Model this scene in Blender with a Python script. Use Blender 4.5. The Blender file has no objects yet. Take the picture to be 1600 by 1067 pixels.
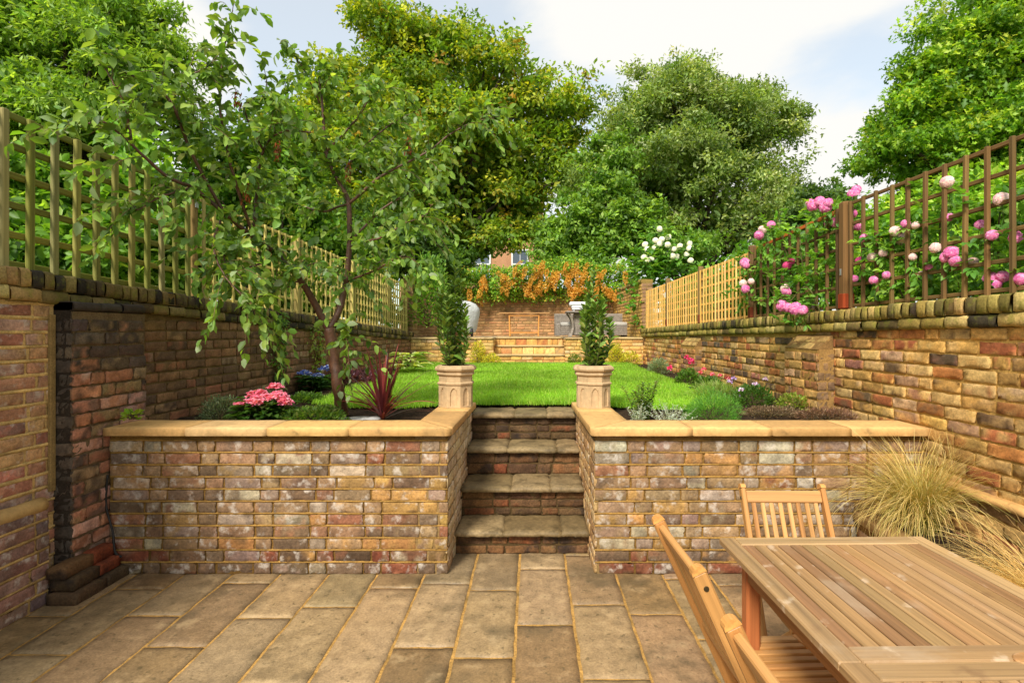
import bpy, math, random
import numpy as np
from math import sin, cos, pi, radians, sqrt
S = bpy.context.scene
C = S.collection
rng = np.random.default_rng(7)
random.seed(7)

# ------------------------------------------------------------------ camera, sky, sun, exposure
HZ, VX, F, CH = 518.0, 832.0, 855.0, 1.504      # horizon row, vanishing column, focal length (px), eye height (m)
cam = bpy.data.cameras.new('camera')
cam_o = bpy.data.objects.new('camera', cam); C.objects.link(cam_o)
cam.sensor_width = 36.0; cam.lens = F / 1600 * 36
cam.shift_x = (800 - VX) / 1600; cam.shift_y = (HZ - 533.5) / 1600
cam.clip_start = 0.05; cam.clip_end = 2000
cam_o.location = (0, 0, CH); cam_o.rotation_euler = (pi / 2, 0, 0)
S.camera = cam_o

SUN_EL, SUN_AZ = radians(43), radians(-158)      # azimuth from +Y clockwise
sd = np.array([sin(SUN_AZ) * cos(SUN_EL), cos(SUN_AZ) * cos(SUN_EL), sin(SUN_EL)])
sun = bpy.data.lights.new('sun', 'SUN'); sun.energy = 2.3; sun.angle = radians(14); sun.color = (1.0, 0.955, 0.88)
sun_o = bpy.data.objects.new('sun', sun); C.objects.link(sun_o)
from mathutils import Vector
sun_o.rotation_euler = Vector(sd).to_track_quat('Z', 'Y').to_euler()

W = bpy.data.worlds.new('World'); S.world = W; W.use_nodes = True
nt = W.node_tree; nt.nodes.clear()
def N(t, **k):
    n = nt.nodes.new(t)
    for a, b in k.items(): setattr(n, a, b)
    return n
out = N('ShaderNodeOutputWorld'); bg = N('ShaderNodeBackground'); bg.inputs[1].default_value = 0.1
sky = N('ShaderNodeTexSky', sky_type='NISHITA'); sky.sun_disc = False
sky.sun_elevation = SUN_EL; sky.sun_rotation = SUN_AZ; sky.air_density = 1.0; sky.dust_density = 0.7; sky.ozone_density = 1.0
tc = N('ShaderNodeTexCoord'); nz = N('ShaderNodeTexNoise'); nz.inputs['Scale'].default_value = 3.2
nz.inputs['Detail'].default_value = 7; nz.inputs['Roughness'].default_value = 0.55; nz.inputs['Distortion'].default_value = 0.3
mp = N('ShaderNodeMapping'); mp.inputs['Scale'].default_value = (1, 1, 2.2); mp.inputs['Location'].default_value = (0.35, 0.2, 0.1)
nt.links.new(tc.outputs['Generated'], mp.inputs[0]); nt.links.new(mp.outputs[0], nz.inputs['Vector'])
acc = nz.outputs['Fac']
# soft cloud banks in fixed directions of the sky: (direction, radius, weight)
def skyd(px, py):
    v = np.array([(px - VX) / F, 1.0, (HZ - py) / F]); return v / np.linalg.norm(v)
for px, py, r, w in [(1090, 60, 0.40, 0.30), (1290, 260, 0.13, 0.35), (310, 60, 0.09, 0.30), (560, 60, 0.27, -0.30),
                     (1310, 165, 0.13, -0.26), (920, 190, 0.13, -0.20), (815, 40, 0.10, -0.16), (860, -330, 0.5, 0.12)]:
    d = N('ShaderNodeVectorMath', operation='DISTANCE'); d.inputs[1].default_value = skyd(px, py)
    nt.links.new(tc.outputs['Generated'], d.inputs[0])
    m = N('ShaderNodeMapRange', interpolation_type='SMOOTHSTEP')
    m.inputs[1].default_value = r * 1.25; m.inputs[2].default_value = r * 0.3; m.inputs[3].default_value = 0; m.inputs[4].default_value = w
    nt.links.new(d.outputs['Value'], m.inputs[0])
    ad = N('ShaderNodeMath', operation='ADD'); nt.links.new(acc, ad.inputs[0]); nt.links.new(m.outputs[0], ad.inputs[1]); acc = ad.outputs[0]
cr = N('ShaderNodeMapRange', interpolation_type='SMOOTHSTEP'); cr.inputs[1].default_value = 0.40; cr.inputs[2].default_value = 0.72
cr.inputs[3].default_value = 0.57; cr.inputs[4].default_value = 1.0
nt.links.new(acc, cr.inputs[0])
mx = N('ShaderNodeMix', data_type='RGBA'); mx.inputs[7].default_value = (4.1, 4.04, 3.86, 1)
nt.links.new(cr.outputs[0], mx.inputs[0]); tn = N('ShaderNodeVectorMath', operation='MULTIPLY'); tn.inputs[1].default_value = (.93, 1.07, 1.0); nt.links.new(sky.outputs[0], tn.inputs[0]); nt.links.new(tn.outputs[0], mx.inputs[6]); nt.links.new(mx.outputs[2], bg.inputs[0])
nt.links.new(bg.outputs[0], out.inputs[0])
S.view_settings.view_transform = 'Standard'; S.view_settings.look = 'None'; S.view_settings.gamma = 1.0
S.view_settings.exposure = 1.3
S.cycles.max_bounces = 6; S.cycles.transparent_max_bounces = 4; S.cycles.use_adaptive_sampling = True
S.cycles.use_denoising = True

# ------------------------------------------------------------------ helpers
def srgb(*c, k=1.0):
    c = np.array(c[0] if len(c) == 1 else c, float) / 255
    return np.where(c <= 0.04045, c / 12.92, ((c + 0.055) / 1.055) ** 2.4) * k
def P(px, py, Y): return np.array([(px - VX) * Y / F, Y, CH - (py - HZ) * Y / F])
def PZ(px, py, z):
    Y = F * (CH - z) / (py - HZ); return np.array([(px - VX) * Y / F, Y, z])
def nrm(a):
    a = np.asarray(a, float); return a / np.maximum(np.linalg.norm(a, axis=-1, keepdims=True), 1e-9)
def _h(i):
    n = (i[..., 0] * 374761393 + i[..., 1] * 668265263 + i[..., 2] * 1274126177) & 0xFFFFFFFF
    n = ((n ^ (n >> 13)) * 1274126177) & 0xFFFFFFFF
    return ((n ^ (n >> 16)) & 0xFFFF) / 32767.5 - 1
def vnoise(p, s=1.0):
    p = np.asarray(p, float) * s; i = np.floor(p).astype(np.int64); f = p - i; f = f * f * (3 - 2 * f); r = 0
    for dx in (0, 1):
        for dy in (0, 1):
            for dz in (0, 1):
                w = (f[..., 0] if dx else 1 - f[..., 0]) * (f[..., 1] if dy else 1 - f[..., 1]) * (f[..., 2] if dz else 1 - f[..., 2])
                r = r + w * _h(i + np.array([dx, dy, dz]))
    return r

class MB:
    def __init__(s): s.v = []; s.c = []; s.l = []; s.f = []; s.n = 0
    def add(s, v, faces, col=(.5, .5, .5), lc=None, mat=0, smooth=True):
        v = np.asarray(v, float).reshape(-1, 3); k = len(v)
        s.v.append(v); s.c.append(np.broadcast_to(np.asarray(col, float), (k, 3)))
        s.l.append(v if lc is None else np.asarray(lc, float).reshape(-1, 3))
        for f in faces:
            f = np.asarray(f, np.int64)
            if f.ndim == 1: f = f[None]
            s.f.append((f + s.n, mat, smooth))
        s.n += k
    def build(s, name, mats, parent=None, origin=None):
        me = bpy.data.meshes.new(name)
        V = np.concatenate(s.v); Cc = np.concatenate(s.c); L = np.concatenate(s.l)
        o = np.zeros(3) if origin is None else np.asarray(origin, float)
        if parent is not None and origin is None: o = np.array(parent['_w']) if '_w' in parent else np.zeros(3)
        me.vertices.add(len(V)); me.vertices.foreach_set('co', (V - o).astype(np.float32).ravel())
        lv = np.concatenate([f.ravel() for f, _, _ in s.f]); lt = np.concatenate([np.full(len(f), f.shape[1]) for f, _, _ in s.f])
        ls = np.concatenate([[0], np.cumsum(lt)[:-1]])
        me.loops.add(len(lv)); me.loops.foreach_set('vertex_index', lv.astype(np.int32))
        me.polygons.add(len(lt)); me.polygons.foreach_set('loop_start', ls.astype(np.int32))
        try: me.polygons.foreach_set('loop_total', lt.astype(np.int32))
        except Exception: pass
        me.polygons.foreach_set('material_index', np.concatenate([np.full(len(f), m) for f, m, _ in s.f]).astype(np.int32))
        me.polygons.foreach_set('use_smooth', np.concatenate([np.full(len(f), sm) for f, _, sm in s.f]))
        a = me.attributes.new('col', 'FLOAT_COLOR', 'POINT'); a.data.foreach_set('color', np.c_[Cc, np.ones(len(Cc))].astype(np.float32).ravel())
        b = me.attributes.new('lc', 'FLOAT_VECTOR', 'POINT'); b.data.foreach_set('vector', L.astype(np.float32).ravel())
        me.update(calc_edges=True); me.validate()
        for m in (mats if isinstance(mats, (list, tuple)) else [mats]): me.materials.append(m)
        ob = bpy.data.objects.new(name, me); C.objects.link(ob)
        if parent is not None:
            ob.parent = parent
            if '_w' in parent: ob['_w'] = [float(x) for x in o]
            if origin is not None: ob.location = o - (np.array(parent['_w']) if '_w' in parent else 0)
        else:
            ob.location = o; ob['_w'] = [float(x) for x in o]
        return ob
def thing(name, label, cat, loc=(0, 0, 0), group=None, rz=0):
    o = bpy.data.objects.new(name, None); C.objects.link(o); o.location = loc; o.rotation_euler = (0, 0, rz)
    o.empty_display_size = 0.1
    o['_w'] = [float(x) for x in loc]; return tag(o, label, cat, group)
def tag(o, label, cat, group=None):
    o['kind'] = 'thing'
    o['label'] = label; o['category'] = cat
    if group: o['group'] = group
    return o
def kind(o, k): o['kind'] = k; return o

# ------------------------------------------------------------------ materials
def mat(name, rough=0.7, spec=0.3, noise=None, bump=None, trans=0.0, wood=False, coord='Object', patch=None, dark=None, metal=0.0, rvar=None, sheen=None):
    """colour attribute 'col' times procedural variation; noise=[(scale,lo,hi)..]; bump=[(scale,strength,dist)..]; patch=(scale,lo,hi,colour,amount)"""
    m = bpy.data.materials.new(name); m.use_nodes = True; t = m.node_tree; t.nodes.clear()
    def n(ty, **k):
        q = t.nodes.new(ty)
        for a, b in k.items(): setattr(q, a, b)
        return q
    L = t.links.new
    o = n('ShaderNodeOutputMaterial'); p = n('ShaderNodeBsdfPrincipled')
    p.inputs['Roughness'].default_value = rough; p.inputs['Specular IOR Level'].default_value = spec; p.inputs['Metallic'].default_value = metal
    at = n('ShaderNodeAttribute', attribute_name='col'); col = at.outputs['Color']
    if wood or coord == 'lc':
        vec = n('ShaderNodeAttribute', attribute_name='lc').outputs['Vector']
    else:
        vec = n('ShaderNodeTexCoord').outputs['Object']
    wv = None
    if wood:
        mpn = n('ShaderNodeMapping'); mpn.inputs['Scale'].default_value = (2.0, 120, 120); L(vec, mpn.inputs[0]); wv = mpn.outputs[0]
    def tex(sc, detail=5, v=None, rough_=0.6):
        q = n('ShaderNodeTexNoise'); q.inputs['Scale'].default_value = sc; q.inputs['Detail'].default_value = detail; q.inputs['Roughness'].default_value = rough_
        L(v if v is not None else vec, q.inputs['Vector']); return q.outputs['Fac']
    for sc, lo, hi in (noise or []):
        f = tex(sc, v=wv)
        r = n('ShaderNodeMapRange'); r.inputs[1].default_value = 0.3; r.inputs[2].default_value = 0.7; r.inputs[3].default_value = lo; r.inputs[4].default_value = hi
        L(f, r.inputs[0])
        x = n('ShaderNodeVectorMath', operation='SCALE'); L(col, x.inputs[0]); L(r.outputs[0], x.inputs['Scale']); col = x.outputs[0]
    for pt in (patch or []):
        sc, lo, hi, cc, am = pt
        f = tex(sc, 6)
        r = n('ShaderNodeMapRange', interpolation_type='SMOOTHSTEP'); r.inputs[1].default_value = lo; r.inputs[2].default_value = hi; r.inputs[3].default_value = 0; r.inputs[4].default_value = am
        L(f, r.inputs[0])
        x = n('ShaderNodeMix', data_type='RGBA'); L(r.outputs[0], x.inputs[0]); L(col, x.inputs[6]); x.inputs[7].default_value = (*cc, 1); col = x.outputs[2]
    L(col, p.inputs['Base Color'])
    if rvar:
        sc, lo, hi = rvar; f = tex(sc); r = n('ShaderNodeMapRange'); r.inputs[1].default_value = 0.35; r.inputs[2].default_value = 0.65; r.inputs[3].default_value = lo; r.inputs[4].default_value = hi
        L(f, r.inputs[0]); L(r.outputs[0], p.inputs['Roughness'])
    nm = None
    for sc, st, di in (bump or []):
        b = n('ShaderNodeBump'); b.inputs['Strength'].default_value = st; b.inputs['Distance'].default_value = di
        L(tex(sc, 6, wv), b.inputs['Height'])
        if nm is not None: L(nm, b.inputs['Normal'])
        nm = b.outputs[0]
    if nm is not None: L(nm, p.inputs['Normal'])
    sh = p.outputs[0]
    if trans > 0:
        tr = n('ShaderNodeBsdfTranslucent'); x = n('ShaderNodeMix', data_type='RGBA', blend_type='MULTIPLY'); x.inputs[0].default_value = 1
        L(col, x.inputs[6]); x.inputs[7].default_value = (1.5, 1.45, 0.5, 1); L(x.outputs[2], tr.inputs[0])
        ms = n('ShaderNodeMixShader'); ms.inputs[0].default_value = trans; L(sh, ms.inputs[1]); L(tr.outputs[0], ms.inputs[2]); sh = ms.outputs[0]
    L(sh, o.inputs[0]); return m

WHITE = tuple(srgb(206, 194, 178))
M = {}
M['brick'] = mat('brick', 0.85, 0.25, noise=[(9, .8, 1.2), (70, .72, 1.25)], bump=[(60, .5, .006), (220, .4, .002)], patch=[(38, .62, .72, tuple(srgb(60, 48, 38)), .55)])
M['brick_white'] = mat('salted_brick', 0.9, 0.2, noise=[(9, .8, 1.2), (70, .7, 1.25)], bump=[(60, .55, .006), (220, .4, .002)],
                       patch=[(15, .52, .70, WHITE, .60), (90, .58, .72, tuple(srgb(70, 52, 40)), .6)])
M['mortar'] = mat('mortar', 0.95, 0.15, noise=[(12, .75, 1.2), (90, .7, 1.2)], bump=[(90, .7, .006), (300, .4, .002)])
M['mossbrick'] = mat('mossy_brick', 0.9, 0.2, noise=[(11, .75, 1.2), (80, .65, 1.25)], bump=[(55, .6, .007), (220, .4, .002)],
                     patch=[(14, .48, .66, tuple(srgb(120, 118, 40)), .55), (40, .60, .72, tuple(srgb(45, 42, 30)), .6)])
M['sootbrick'] = mat('sooty_brick', 0.85, 0.25, noise=[(7, .7, 1.25), (75, .6, 1.35)], bump=[(55, .7, .007), (220, .4, .002)],
                     patch=[(5, .50, .66, tuple(srgb(36, 30, 27)), .8), (22, .60, .72, tuple(srgb(96, 92, 50)), .4)])
M['paving'] = mat('paving_stone', 0.6, 0.35, noise=[(1.3, .80, 1.12), (14, .76, 1.18), (95, .74, 1.2)], bump=[(9, .5, .008), (90, .45, .003)],
                  patch=[(1.7, .48, .66, tuple(srgb(84, 72, 50)), .72), (7, .54, .70, tuple(srgb(176, 150, 110)), .45), (26, .58, .68, tuple(srgb(78, 68, 44)), .6), (70, .66, .72, tuple(srgb(60, 52, 36)), .6), (55, .70, .76, tuple(srgb(205, 185, 140)), .6)], rvar=(5, .42, .75))
M['joint'] = mat('golden_mortar', 0.9, 0.2, noise=[(8, .6, 1.2), (80, .65, 1.3)], bump=[(70, .7, .008)], patch=[(5, .52, .70, tuple(srgb(96, 80, 44)), .75)])
M['coping'] = mat('sandstone', 0.75, 0.3, noise=[(3, .88, 1.1), (40, .85, 1.12)], bump=[(30, .25, .003), (160, .3, .0015)], patch=[(16, .58, .74, tuple(srgb(120, 92, 54)), .5), (4, .52, .70, tuple(srgb(150, 120, 76)), .5), (60, .66, .74, tuple(srgb(90, 72, 46)), .5)])
M['step'] = mat('worn_step_stone', 0.65, 0.35, noise=[(5, .7, 1.15), (50, .7, 1.2)], bump=[(18, .6, .007), (120, .5, .003)], patch=[(8, .48, .68, tuple(srgb(70, 56, 30)), .7), (40, .62, .72, tuple(srgb(58, 48, 30)), .6)])
M['pot'] = mat('weathered_terracotta', 0.85, 0.2, noise=[(5, .85, 1.1), (45, .85, 1.12)], bump=[(60, .3, .003)], patch=[(12, .58, .72, tuple(srgb(120, 92, 62)), .5)])
M['soil'] = mat('soil', 0.95, 0.15, noise=[(9, .6, 1.3), (60, .5, 1.4)], bump=[(40, 1, .02), (150, .8, .006)])
M['turf'] = mat('turf', 0.95, 0.1, noise=[(6, .8, 1.2), (90, .6, 1.4)], bump=[(120, 1, .01)])
M['ground'] = mat('ground', 0.95, 0.1, noise=[(.2, .7, 1.2), (3, .7, 1.2)])
M['grass'] = mat('grass', 0.55, 0.3, trans=.35)
M['leaf'] = mat('leaf', 0.5, 0.4, trans=.46)
M['glossleaf'] = mat('glossy_leaf', 0.42, 0.4, trans=.22)
M['matleaf'] = mat('matt_leaf', 0.7, 0.2, trans=.3)
M['petal'] = mat('petal', 0.6, 0.25, trans=.3)
M['bark'] = mat('bark', 0.9, 0.2, noise=[(20, .65, 1.3), (90, .7, 1.3)], bump=[(30, .8, .012)], coord='Object')
M['plumbark'] = mat('plum_bark', 0.5, 0.45, noise=[(14, .65, 1.35), (70, .7, 1.3)], bump=[(30, .6, .006)])
M['wood'] = mat('oiled_hardwood', 0.48, 0.4, noise=[(.35, .72, 1.25), (1.0, .84, 1.14)], bump=[(1.0, .25, .0012)], wood=True)
M['tablewood'] = mat('weathered_hardwood', 0.42, 0.4, noise=[(.35, .70, 1.28), (1.0, .80, 1.18)], bump=[(1.0, .3, .0014)], wood=True, patch=[(3.2, .52, .72, tuple(srgb(178, 156, 128)), .5), (11, .60, .70, tuple(srgb(214, 190, 160)), .45), (6, .62, .74, tuple(srgb(110, 78, 52)), .5)], rvar=(4, .28, .6))
M['trellis'] = mat('trellis_wood', 0.8, 0.25, noise=[(.5, .72, 1.2), (1.2, .85, 1.12)], bump=[(1.0, .3, .002)], wood=True)
M['straw'] = mat('straw', 0.6, 0.3, trans=.25)
M['rattan'] = mat('rattan', 0.6, 0.35, noise=[(25, .75, 1.2), (90, .75, 1.2)], bump=[(120, .6, .004)])
M['fabric'] = mat('cover_fabric', 0.75, 0.3, noise=[(6, .88, 1.08)], bump=[(9, .6, .03)])
M['plain'] = mat('painted', 0.5, 0.4, noise=[(20, .92, 1.06)])
M['metal'] = mat('galvanised_metal', 0.4, 0.5, metal=.8, noise=[(30, .8, 1.1)])
M['rubber'] = mat('black_rubber', 0.6, 0.4, noise=[(30, .8, 1.2)])
M['slate'] = mat('slate', 0.55, 0.4, noise=[(12, .7, 1.2), (80, .8, 1.2)], bump=[(30, .5, .006)])
M['render'] = mat('house_brick', 0.9, 0.2, noise=[(2, .85, 1.1), (18, .8, 1.2)], bump=[(25, .4, .01)])
M['glass'] = mat('window_glass', 0.08, 0.6)
M['tile'] = mat('roof_slate', 0.7, 0.3, noise=[(6, .8, 1.2)])

# ------------------------------------------------------------------ generic shapes
def bar(mb, p0, p1, w, h, up=(0, 0, 1), col=(.4, .3, .2), ch=None, mat=0, seed=None):
    """bevelled bar from p0 to p1; w across, h along up"""
    p0 = np.array(p0, float); p1 = np.array(p1, float); d = p1 - p0; Ln = np.linalg.norm(d); d = d / Ln
    s = np.cross(d, up); s = s / np.linalg.norm(s); u = np.cross(s, d)
    c = min(w, h) * .16 if ch is None else ch
    a, b = w / 2, h / 2
    sec = np.array([[a - c, -b], [a, -b + c], [a, b - c], [a - c, b], [-a + c, b], [-a, b - c], [-a, -b + c], [-a + c, -b]])
    ins = np.array([[np.sign(x) * (abs(x) - c * .7), np.sign(y) * (abs(y) - c * .7)] for x, y in sec])
    V = []; LC = []
    off = rng.uniform(-50, 50, 3)
    for t, sc in ((0, ins), (c * .7, sec), (Ln - c * .7, sec), (Ln, ins)):
        for x, y in sc:
            V.append(p0 + d * t + s * x + u * y); LC.append((t + off[0], x + off[1], y + off[2]))
    F_ = [[r * 8 + i, r * 8 + (i + 1) % 8, (r + 1) * 8 + (i + 1) % 8, (r + 1) * 8 + i] for r in range(3) for i in range(8)]
    mb.add(V, [np.array(F_), np.arange(8)[::-1], np.arange(24, 32)], col, LC, mat, False)
def box(mb, lo, hi, col, mat=0, ch=0.004):
    lo = np.array(lo, float); hi = np.array(hi, float)
    m = (lo + hi) / 2
    bar(mb, (lo[0], m[1], m[2]), (hi[0], m[1], m[2]), hi[1] - lo[1], hi[2] - lo[2], (0, 0, 1), col, ch, mat)
def spline(pts, n):
    p = np.asarray(pts, float); k = len(p)
    if k == 2: return p[0] + (p[1] - p[0]) * np.linspace(0, 1, n)[:, None]
    t = np.linspace(0, k - 1 - 1e-9, n); i = t.astype(int); f = (t - i)[:, None]
    g = lambda j: p[np.clip(j, 0, k - 1)]
    a, b, c, d = g(i - 1), g(i), g(i + 1), g(i + 2)
    return .5 * (2 * b + (c - a) * f + (2 * a - 5 * b + 4 * c - d) * f ** 2 + (3 * b - a - 3 * c + d) * f ** 3)
def tube(mb, pts, r, seg=7, col=(.2, .15, .1), mat=0, n=None, wob=0.0):
    p = spline(pts, n) if n else np.asarray(pts, float)
    k = len(p); r = np.interp(np.linspace(0, 1, k), np.linspace(0, 1, len(np.atleast_1d(r))), np.atleast_1d(r))
    T = nrm(np.gradient(p, axis=0)); ref = np.array([.13, .21, .97]) if abs(T[0, 2]) < .9 else np.array([1., .1, .05])
    A = nrm(np.cross(T, ref)); B = np.cross(T, A); an = np.arange(seg) * 2 * pi / seg
    ring = p[:, None] + r[:, None, None] * (A[:, None] * np.cos(an)[None, :, None] + B[:, None] * np.sin(an)[None, :, None])
    if wob: ring += (vnoise(ring, 1 / (wob * 6 + 1e-6)) * wob)[..., None] * nrm(ring - p[:, None])
    V = ring.reshape(-1, 3); i = np.arange(k - 1)[:, None] * seg; j = np.arange(seg)[None]; j2 = (j + 1) % seg
    Q = np.stack([i + j, i + j2, i + seg + j2, i + seg + j], -1).reshape(-1, 4)
    mb.add(V, [Q, np.arange(seg)[::-1], np.arange((k - 1) * seg, k * seg)], col, None, mat)
def ribbon(mb, p, w, side, col, mat=0, fold=0.0):
    """strips: p (B,K,3), w (K,) or (B,K), side (B,3)"""
    B, K, _ = p.shape; w = np.broadcast_to(w, (B, K))
    a = p - side[:, None] * w[..., None] / 2; b = p + side[:, None] * w[..., None] / 2
    V = np.stack([a, b], 2).reshape(-1, 3)
    base = (np.arange(B) * K * 2)[:, None] + np.arange(K - 1)[None] * 2
    Q = np.stack([base, base + 1, base + 3, base + 2], -1).reshape(-1, 4)
    col = np.broadcast_to(np.asarray(col, float), (B, K, 3) if np.ndim(col) == 3 else (B, 3))
    if col.ndim == 2: col = np.repeat(col[:, None], K, 1)
    mb.add(V, [Q], np.repeat(col[:, :, None], 2, 2).reshape(-1, 3), None, mat)
def leaves(mb, pos, d, up, L, Wd, col, mode='leaf', droop=.25, fold=.18, mat=0):
    pos = np.asarray(pos, float); n = len(pos); d = nrm(np.broadcast_to(d, (n, 3))); s = nrm(np.cross(d, np.broadcast_to(up, (n, 3)))); u = np.cross(s, d)
    L = np.broadcast_to(L, n)[:, None]; Wd = np.broadcast_to(Wd, n)[:, None]; col = np.broadcast_to(col, (n, 3))
    def pt(t, x, lift=0): return pos + d * L * t + s * Wd * x + u * (Wd * lift - L * droop * t * t)
    if mode == 'quad':
        V = np.stack([pt(0, 0), pt(.45, -.5, fold), pt(1, 0), pt(.45, .5, fold)], 1); k = 4
        fs = [[0, 3, 2], [0, 2, 1]]
        fl = [np.array(fs)]
    elif mode == 'lobed':
        V = np.stack([pt(0, 0), pt(.25, -.35, fold), pt(.35, -.12), pt(.62, -.5, fold), pt(.7, -.2), pt(1, 0), pt(.7, .2), pt(.62, .5, fold), pt(.35, .12), pt(.25, .35, fold)], 1); k = 10
        fl = [np.array([[0, 8, 2], [8, 6, 2], [6, 4, 2], [6, 5, 4], [0, 2, 1], [2, 4, 3], [0, 9, 8], [8, 7, 6]])]
    else:
        V = np.stack([pt(0, 0), pt(.28, 0), pt(.66, 0), pt(1, 0), pt(.28, -.42, fold), pt(.66, -.40, fold), pt(.28, .42, fold), pt(.66, .40, fold)], 1); k = 8
        fl = [np.array([[0, 6, 1], [0, 1, 4], [7, 3, 2], [2, 3, 5]]), np.array([[1, 6, 7, 2], [4, 1, 2, 5]])]
    b = (np.arange(n) * k)[:, None, None]
    mb.add(V.reshape(-1, 3), [(f[None] + b).reshape(-1, f.shape[1]) for f in fl], np.repeat(col, k, 0), None, mat)
def rdir(n): return nrm(rng.normal(size=(n, 3)))
def pick(pal, n, jit=.12):
    """n linear colours from [(sRGB), weight] with brightness jitter"""
    w = np.array([p[1] for p in pal], float); i = rng.choice(len(pal), n, p=w / w.sum())
    c = np.array([srgb(p[0]) for p in pal])[i]
    return np.clip(c * (1 + rng.normal(0, jit, (n, 1))) * (1 + rng.normal(0, jit * .25, (n, 3))), .003, .95)

# ------------------------------------------------------------------ brickwork
def bricks(mb, O, U, Vv, L, top, pal, course=.075, blen=.215, joint=.0125, bond='flemish', mcol=(140, 112, 66), bottom=0.0, out_=.004, rough=1.0,
           soldier=False, prot=.002, res=(9, 6), jit=.16, mbm=1, skip=None, tone=None, blend=.38, ribbon=None):
    """a face of separate rough bricks in a mortar bed. O lower left corner, U along, Vv up, face looks along U x Vv"""
    O = np.array(O, float); U = nrm(U); Vv = nrm(Vv); Nn = np.cross(U, Vv)
    topf = top if callable(top) else (lambda u: np.full_like(np.asarray(u, float), top))
    # mortar sheet
    nu = max(2, int(L / .03)); zt = float(np.max(topf(np.linspace(0, L, 20)))); nv = max(2, int((zt - bottom) / .025))
    gu, gv = np.meshgrid(np.linspace(0, L, nu), np.linspace(0, 1, nv), indexing='ij')
    gz = bottom + gv * (topf(gu) - bottom)
    Pm = O + gu[..., None] * U + gz[..., None] * Vv
    Pm = Pm + (vnoise(Pm, 40) * .002 - .0042)[..., None] * Nn
    idx = np.arange(nu * nv).reshape(nu, nv)
    Q = np.stack([idx[:-1, :-1], idx[1:, :-1], idx[1:, 1:], idx[:-1, 1:]], -1).reshape(-1, 4)
    mc = srgb(mcol) * (1 + .15 * vnoise(Pm, 2.5))[..., None]
    if tone is not None: mc = mc * tone(gu, gz)[..., None]
    mb.add(Pm.reshape(-1, 3), [Q], mc.reshape(-1, 3), None, mbm)
    bx = []
    z = bottom + joint / 2; r = 0
    while z + course - joint < zt + .001:
        h = course - joint + rng.normal(0, .0015)
        if soldier:
            u = 0.0
            while u < L - .03:
                w = min(.066 + rng.normal(0, .003), L - u); bx.append((u, z, w - .003, h)); u += w + .006
        else:
            u = (-blen * .5 if r % 2 else 0.0) + rng.uniform(-.03, .03) if bond != 'stack' else 0
            k = r
            while u < L:
                st = (k % 2 == 0) if bond == 'flemish' else (rng.random() > .22)
                w = (blen if st else blen * .5 - joint * .5) + rng.normal(0, .004)
                a, b = max(u, 0), min(u + w, L)
                if b - a > .03: bx.append((a, z, b - a, h))
                u += w + joint; k += 1
        z += course; r += 1
    bx = np.array(bx)
    if ribbon is not None:                                         # raised weather-struck pointing along the bed joints
        nu = int(L / .02) + 2; us = np.linspace(0, L, nu)
        for zc in np.arange(bottom + course, zt - .01, course):
            h = (joint * .62) * (1 + .35 * vnoise(np.c_[us * 9, np.full(nu, zc * 31), 0 * us], 1.0)); zz = zc + .0018 * vnoise(np.c_[us * 5, np.full(nu, zc * 77), 0 * us], 1.0); on = .0052 * np.clip(.75 + 1.1 * vnoise(np.c_[us * 3.1, np.full(nu, zc * 53), 0 * us], 1.0), .12, 1)
            V = np.stack([O + us[:, None] * U + (zz + k * h)[:, None] * Vv + (on * o_ - .004 * (o_ == 0))[:, None] * Nn for k, o_ in ((-.8, 0), (-.55, .8), (.5, 1.0), (.8, 0))], 1)
            i_ = np.arange(nu - 1)[:, None] * 4 + np.arange(3)[None]
            Q_ = np.stack([i_, i_ + 4, i_ + 5, i_ + 1], -1).reshape(-1, 4); cc_ = srgb(ribbon) * (1 + .3 * vnoise(V, 12) + .2 * vnoise(V, 50))[..., None]
            mb.add(V.reshape(-1, 3), [Q_], cc_.reshape(-1, 3), None, mbm)
    keep = bx[:, 1] + bx[:, 3] * .6 < topf(bx[:, 0] + bx[:, 2] / 2)
    if skip is not None: keep &= ~skip(bx[:, 0] + bx[:, 2] / 2, bx[:, 1] + bx[:, 3] / 2)
    bx = bx[keep]; nb = len(bx)
    cm = bx[:, 0] + bx[:, 2] / 2, bx[:, 1] + bx[:, 3] / 2
    if callable(pal): bc = pal(cm[0], cm[1])
    else: bc = pick(pal, nb, jit)
    mean = bc.mean(0); bc = bc * (1 - blend) + mean * blend
    if tone is not None: bc = bc * tone(cm[0], cm[1])[:, None]
    nx, ny = res
    a = np.linspace(0, 1, nx); b = np.linspace(0, 1, ny)
    # denser near the edges
    ea, eb = .016, .055                                          # a narrow worn rim, then the flat of the face
    a = np.r_[0, np.linspace(ea, 1 - ea, nx - 2), 1]; b = np.r_[0, np.linspace(eb, 1 - eb, ny - 2), 1]
    A, B = np.meshgrid(a, b, indexing='ij')
    edge = np.zeros((nx, ny)); edge[0] = edge[-1] = 1; edge[:, 0] = edge[:, -1] = 1
    corner = np.zeros((nx, ny)); corner[0, 0] = corner[0, -1] = corner[-1, 0] = corner[-1, -1] = 1
    uu = bx[:, 0, None, None] + bx[:, 2, None, None] * A; vv = bx[:, 1, None, None] + bx[:, 3, None, None] * B
    tilt = rng.normal(0, .008, (nb, 1, 1)) * (A - .5) * bx[:, 2, None, None]
    uu = uu + rng.normal(0, .0016 * rough, (nb, nx, ny)) - corner * np.sign(A - .5) * .003; vv = vv + tilt + rng.normal(0, .0012 * rough, (nb, nx, ny)) - corner * np.sign(B - .5) * .003
    nn = prot + rng.normal(0, .0013 * rough, (nb, 1, 1)) + rng.normal(0, .0011 * rough, (nb, nx, ny)) - edge * .0024 + tilt * .3
    Pt = O + uu[..., None] * U + vv[..., None] * Vv + nn[..., None] * Nn
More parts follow.
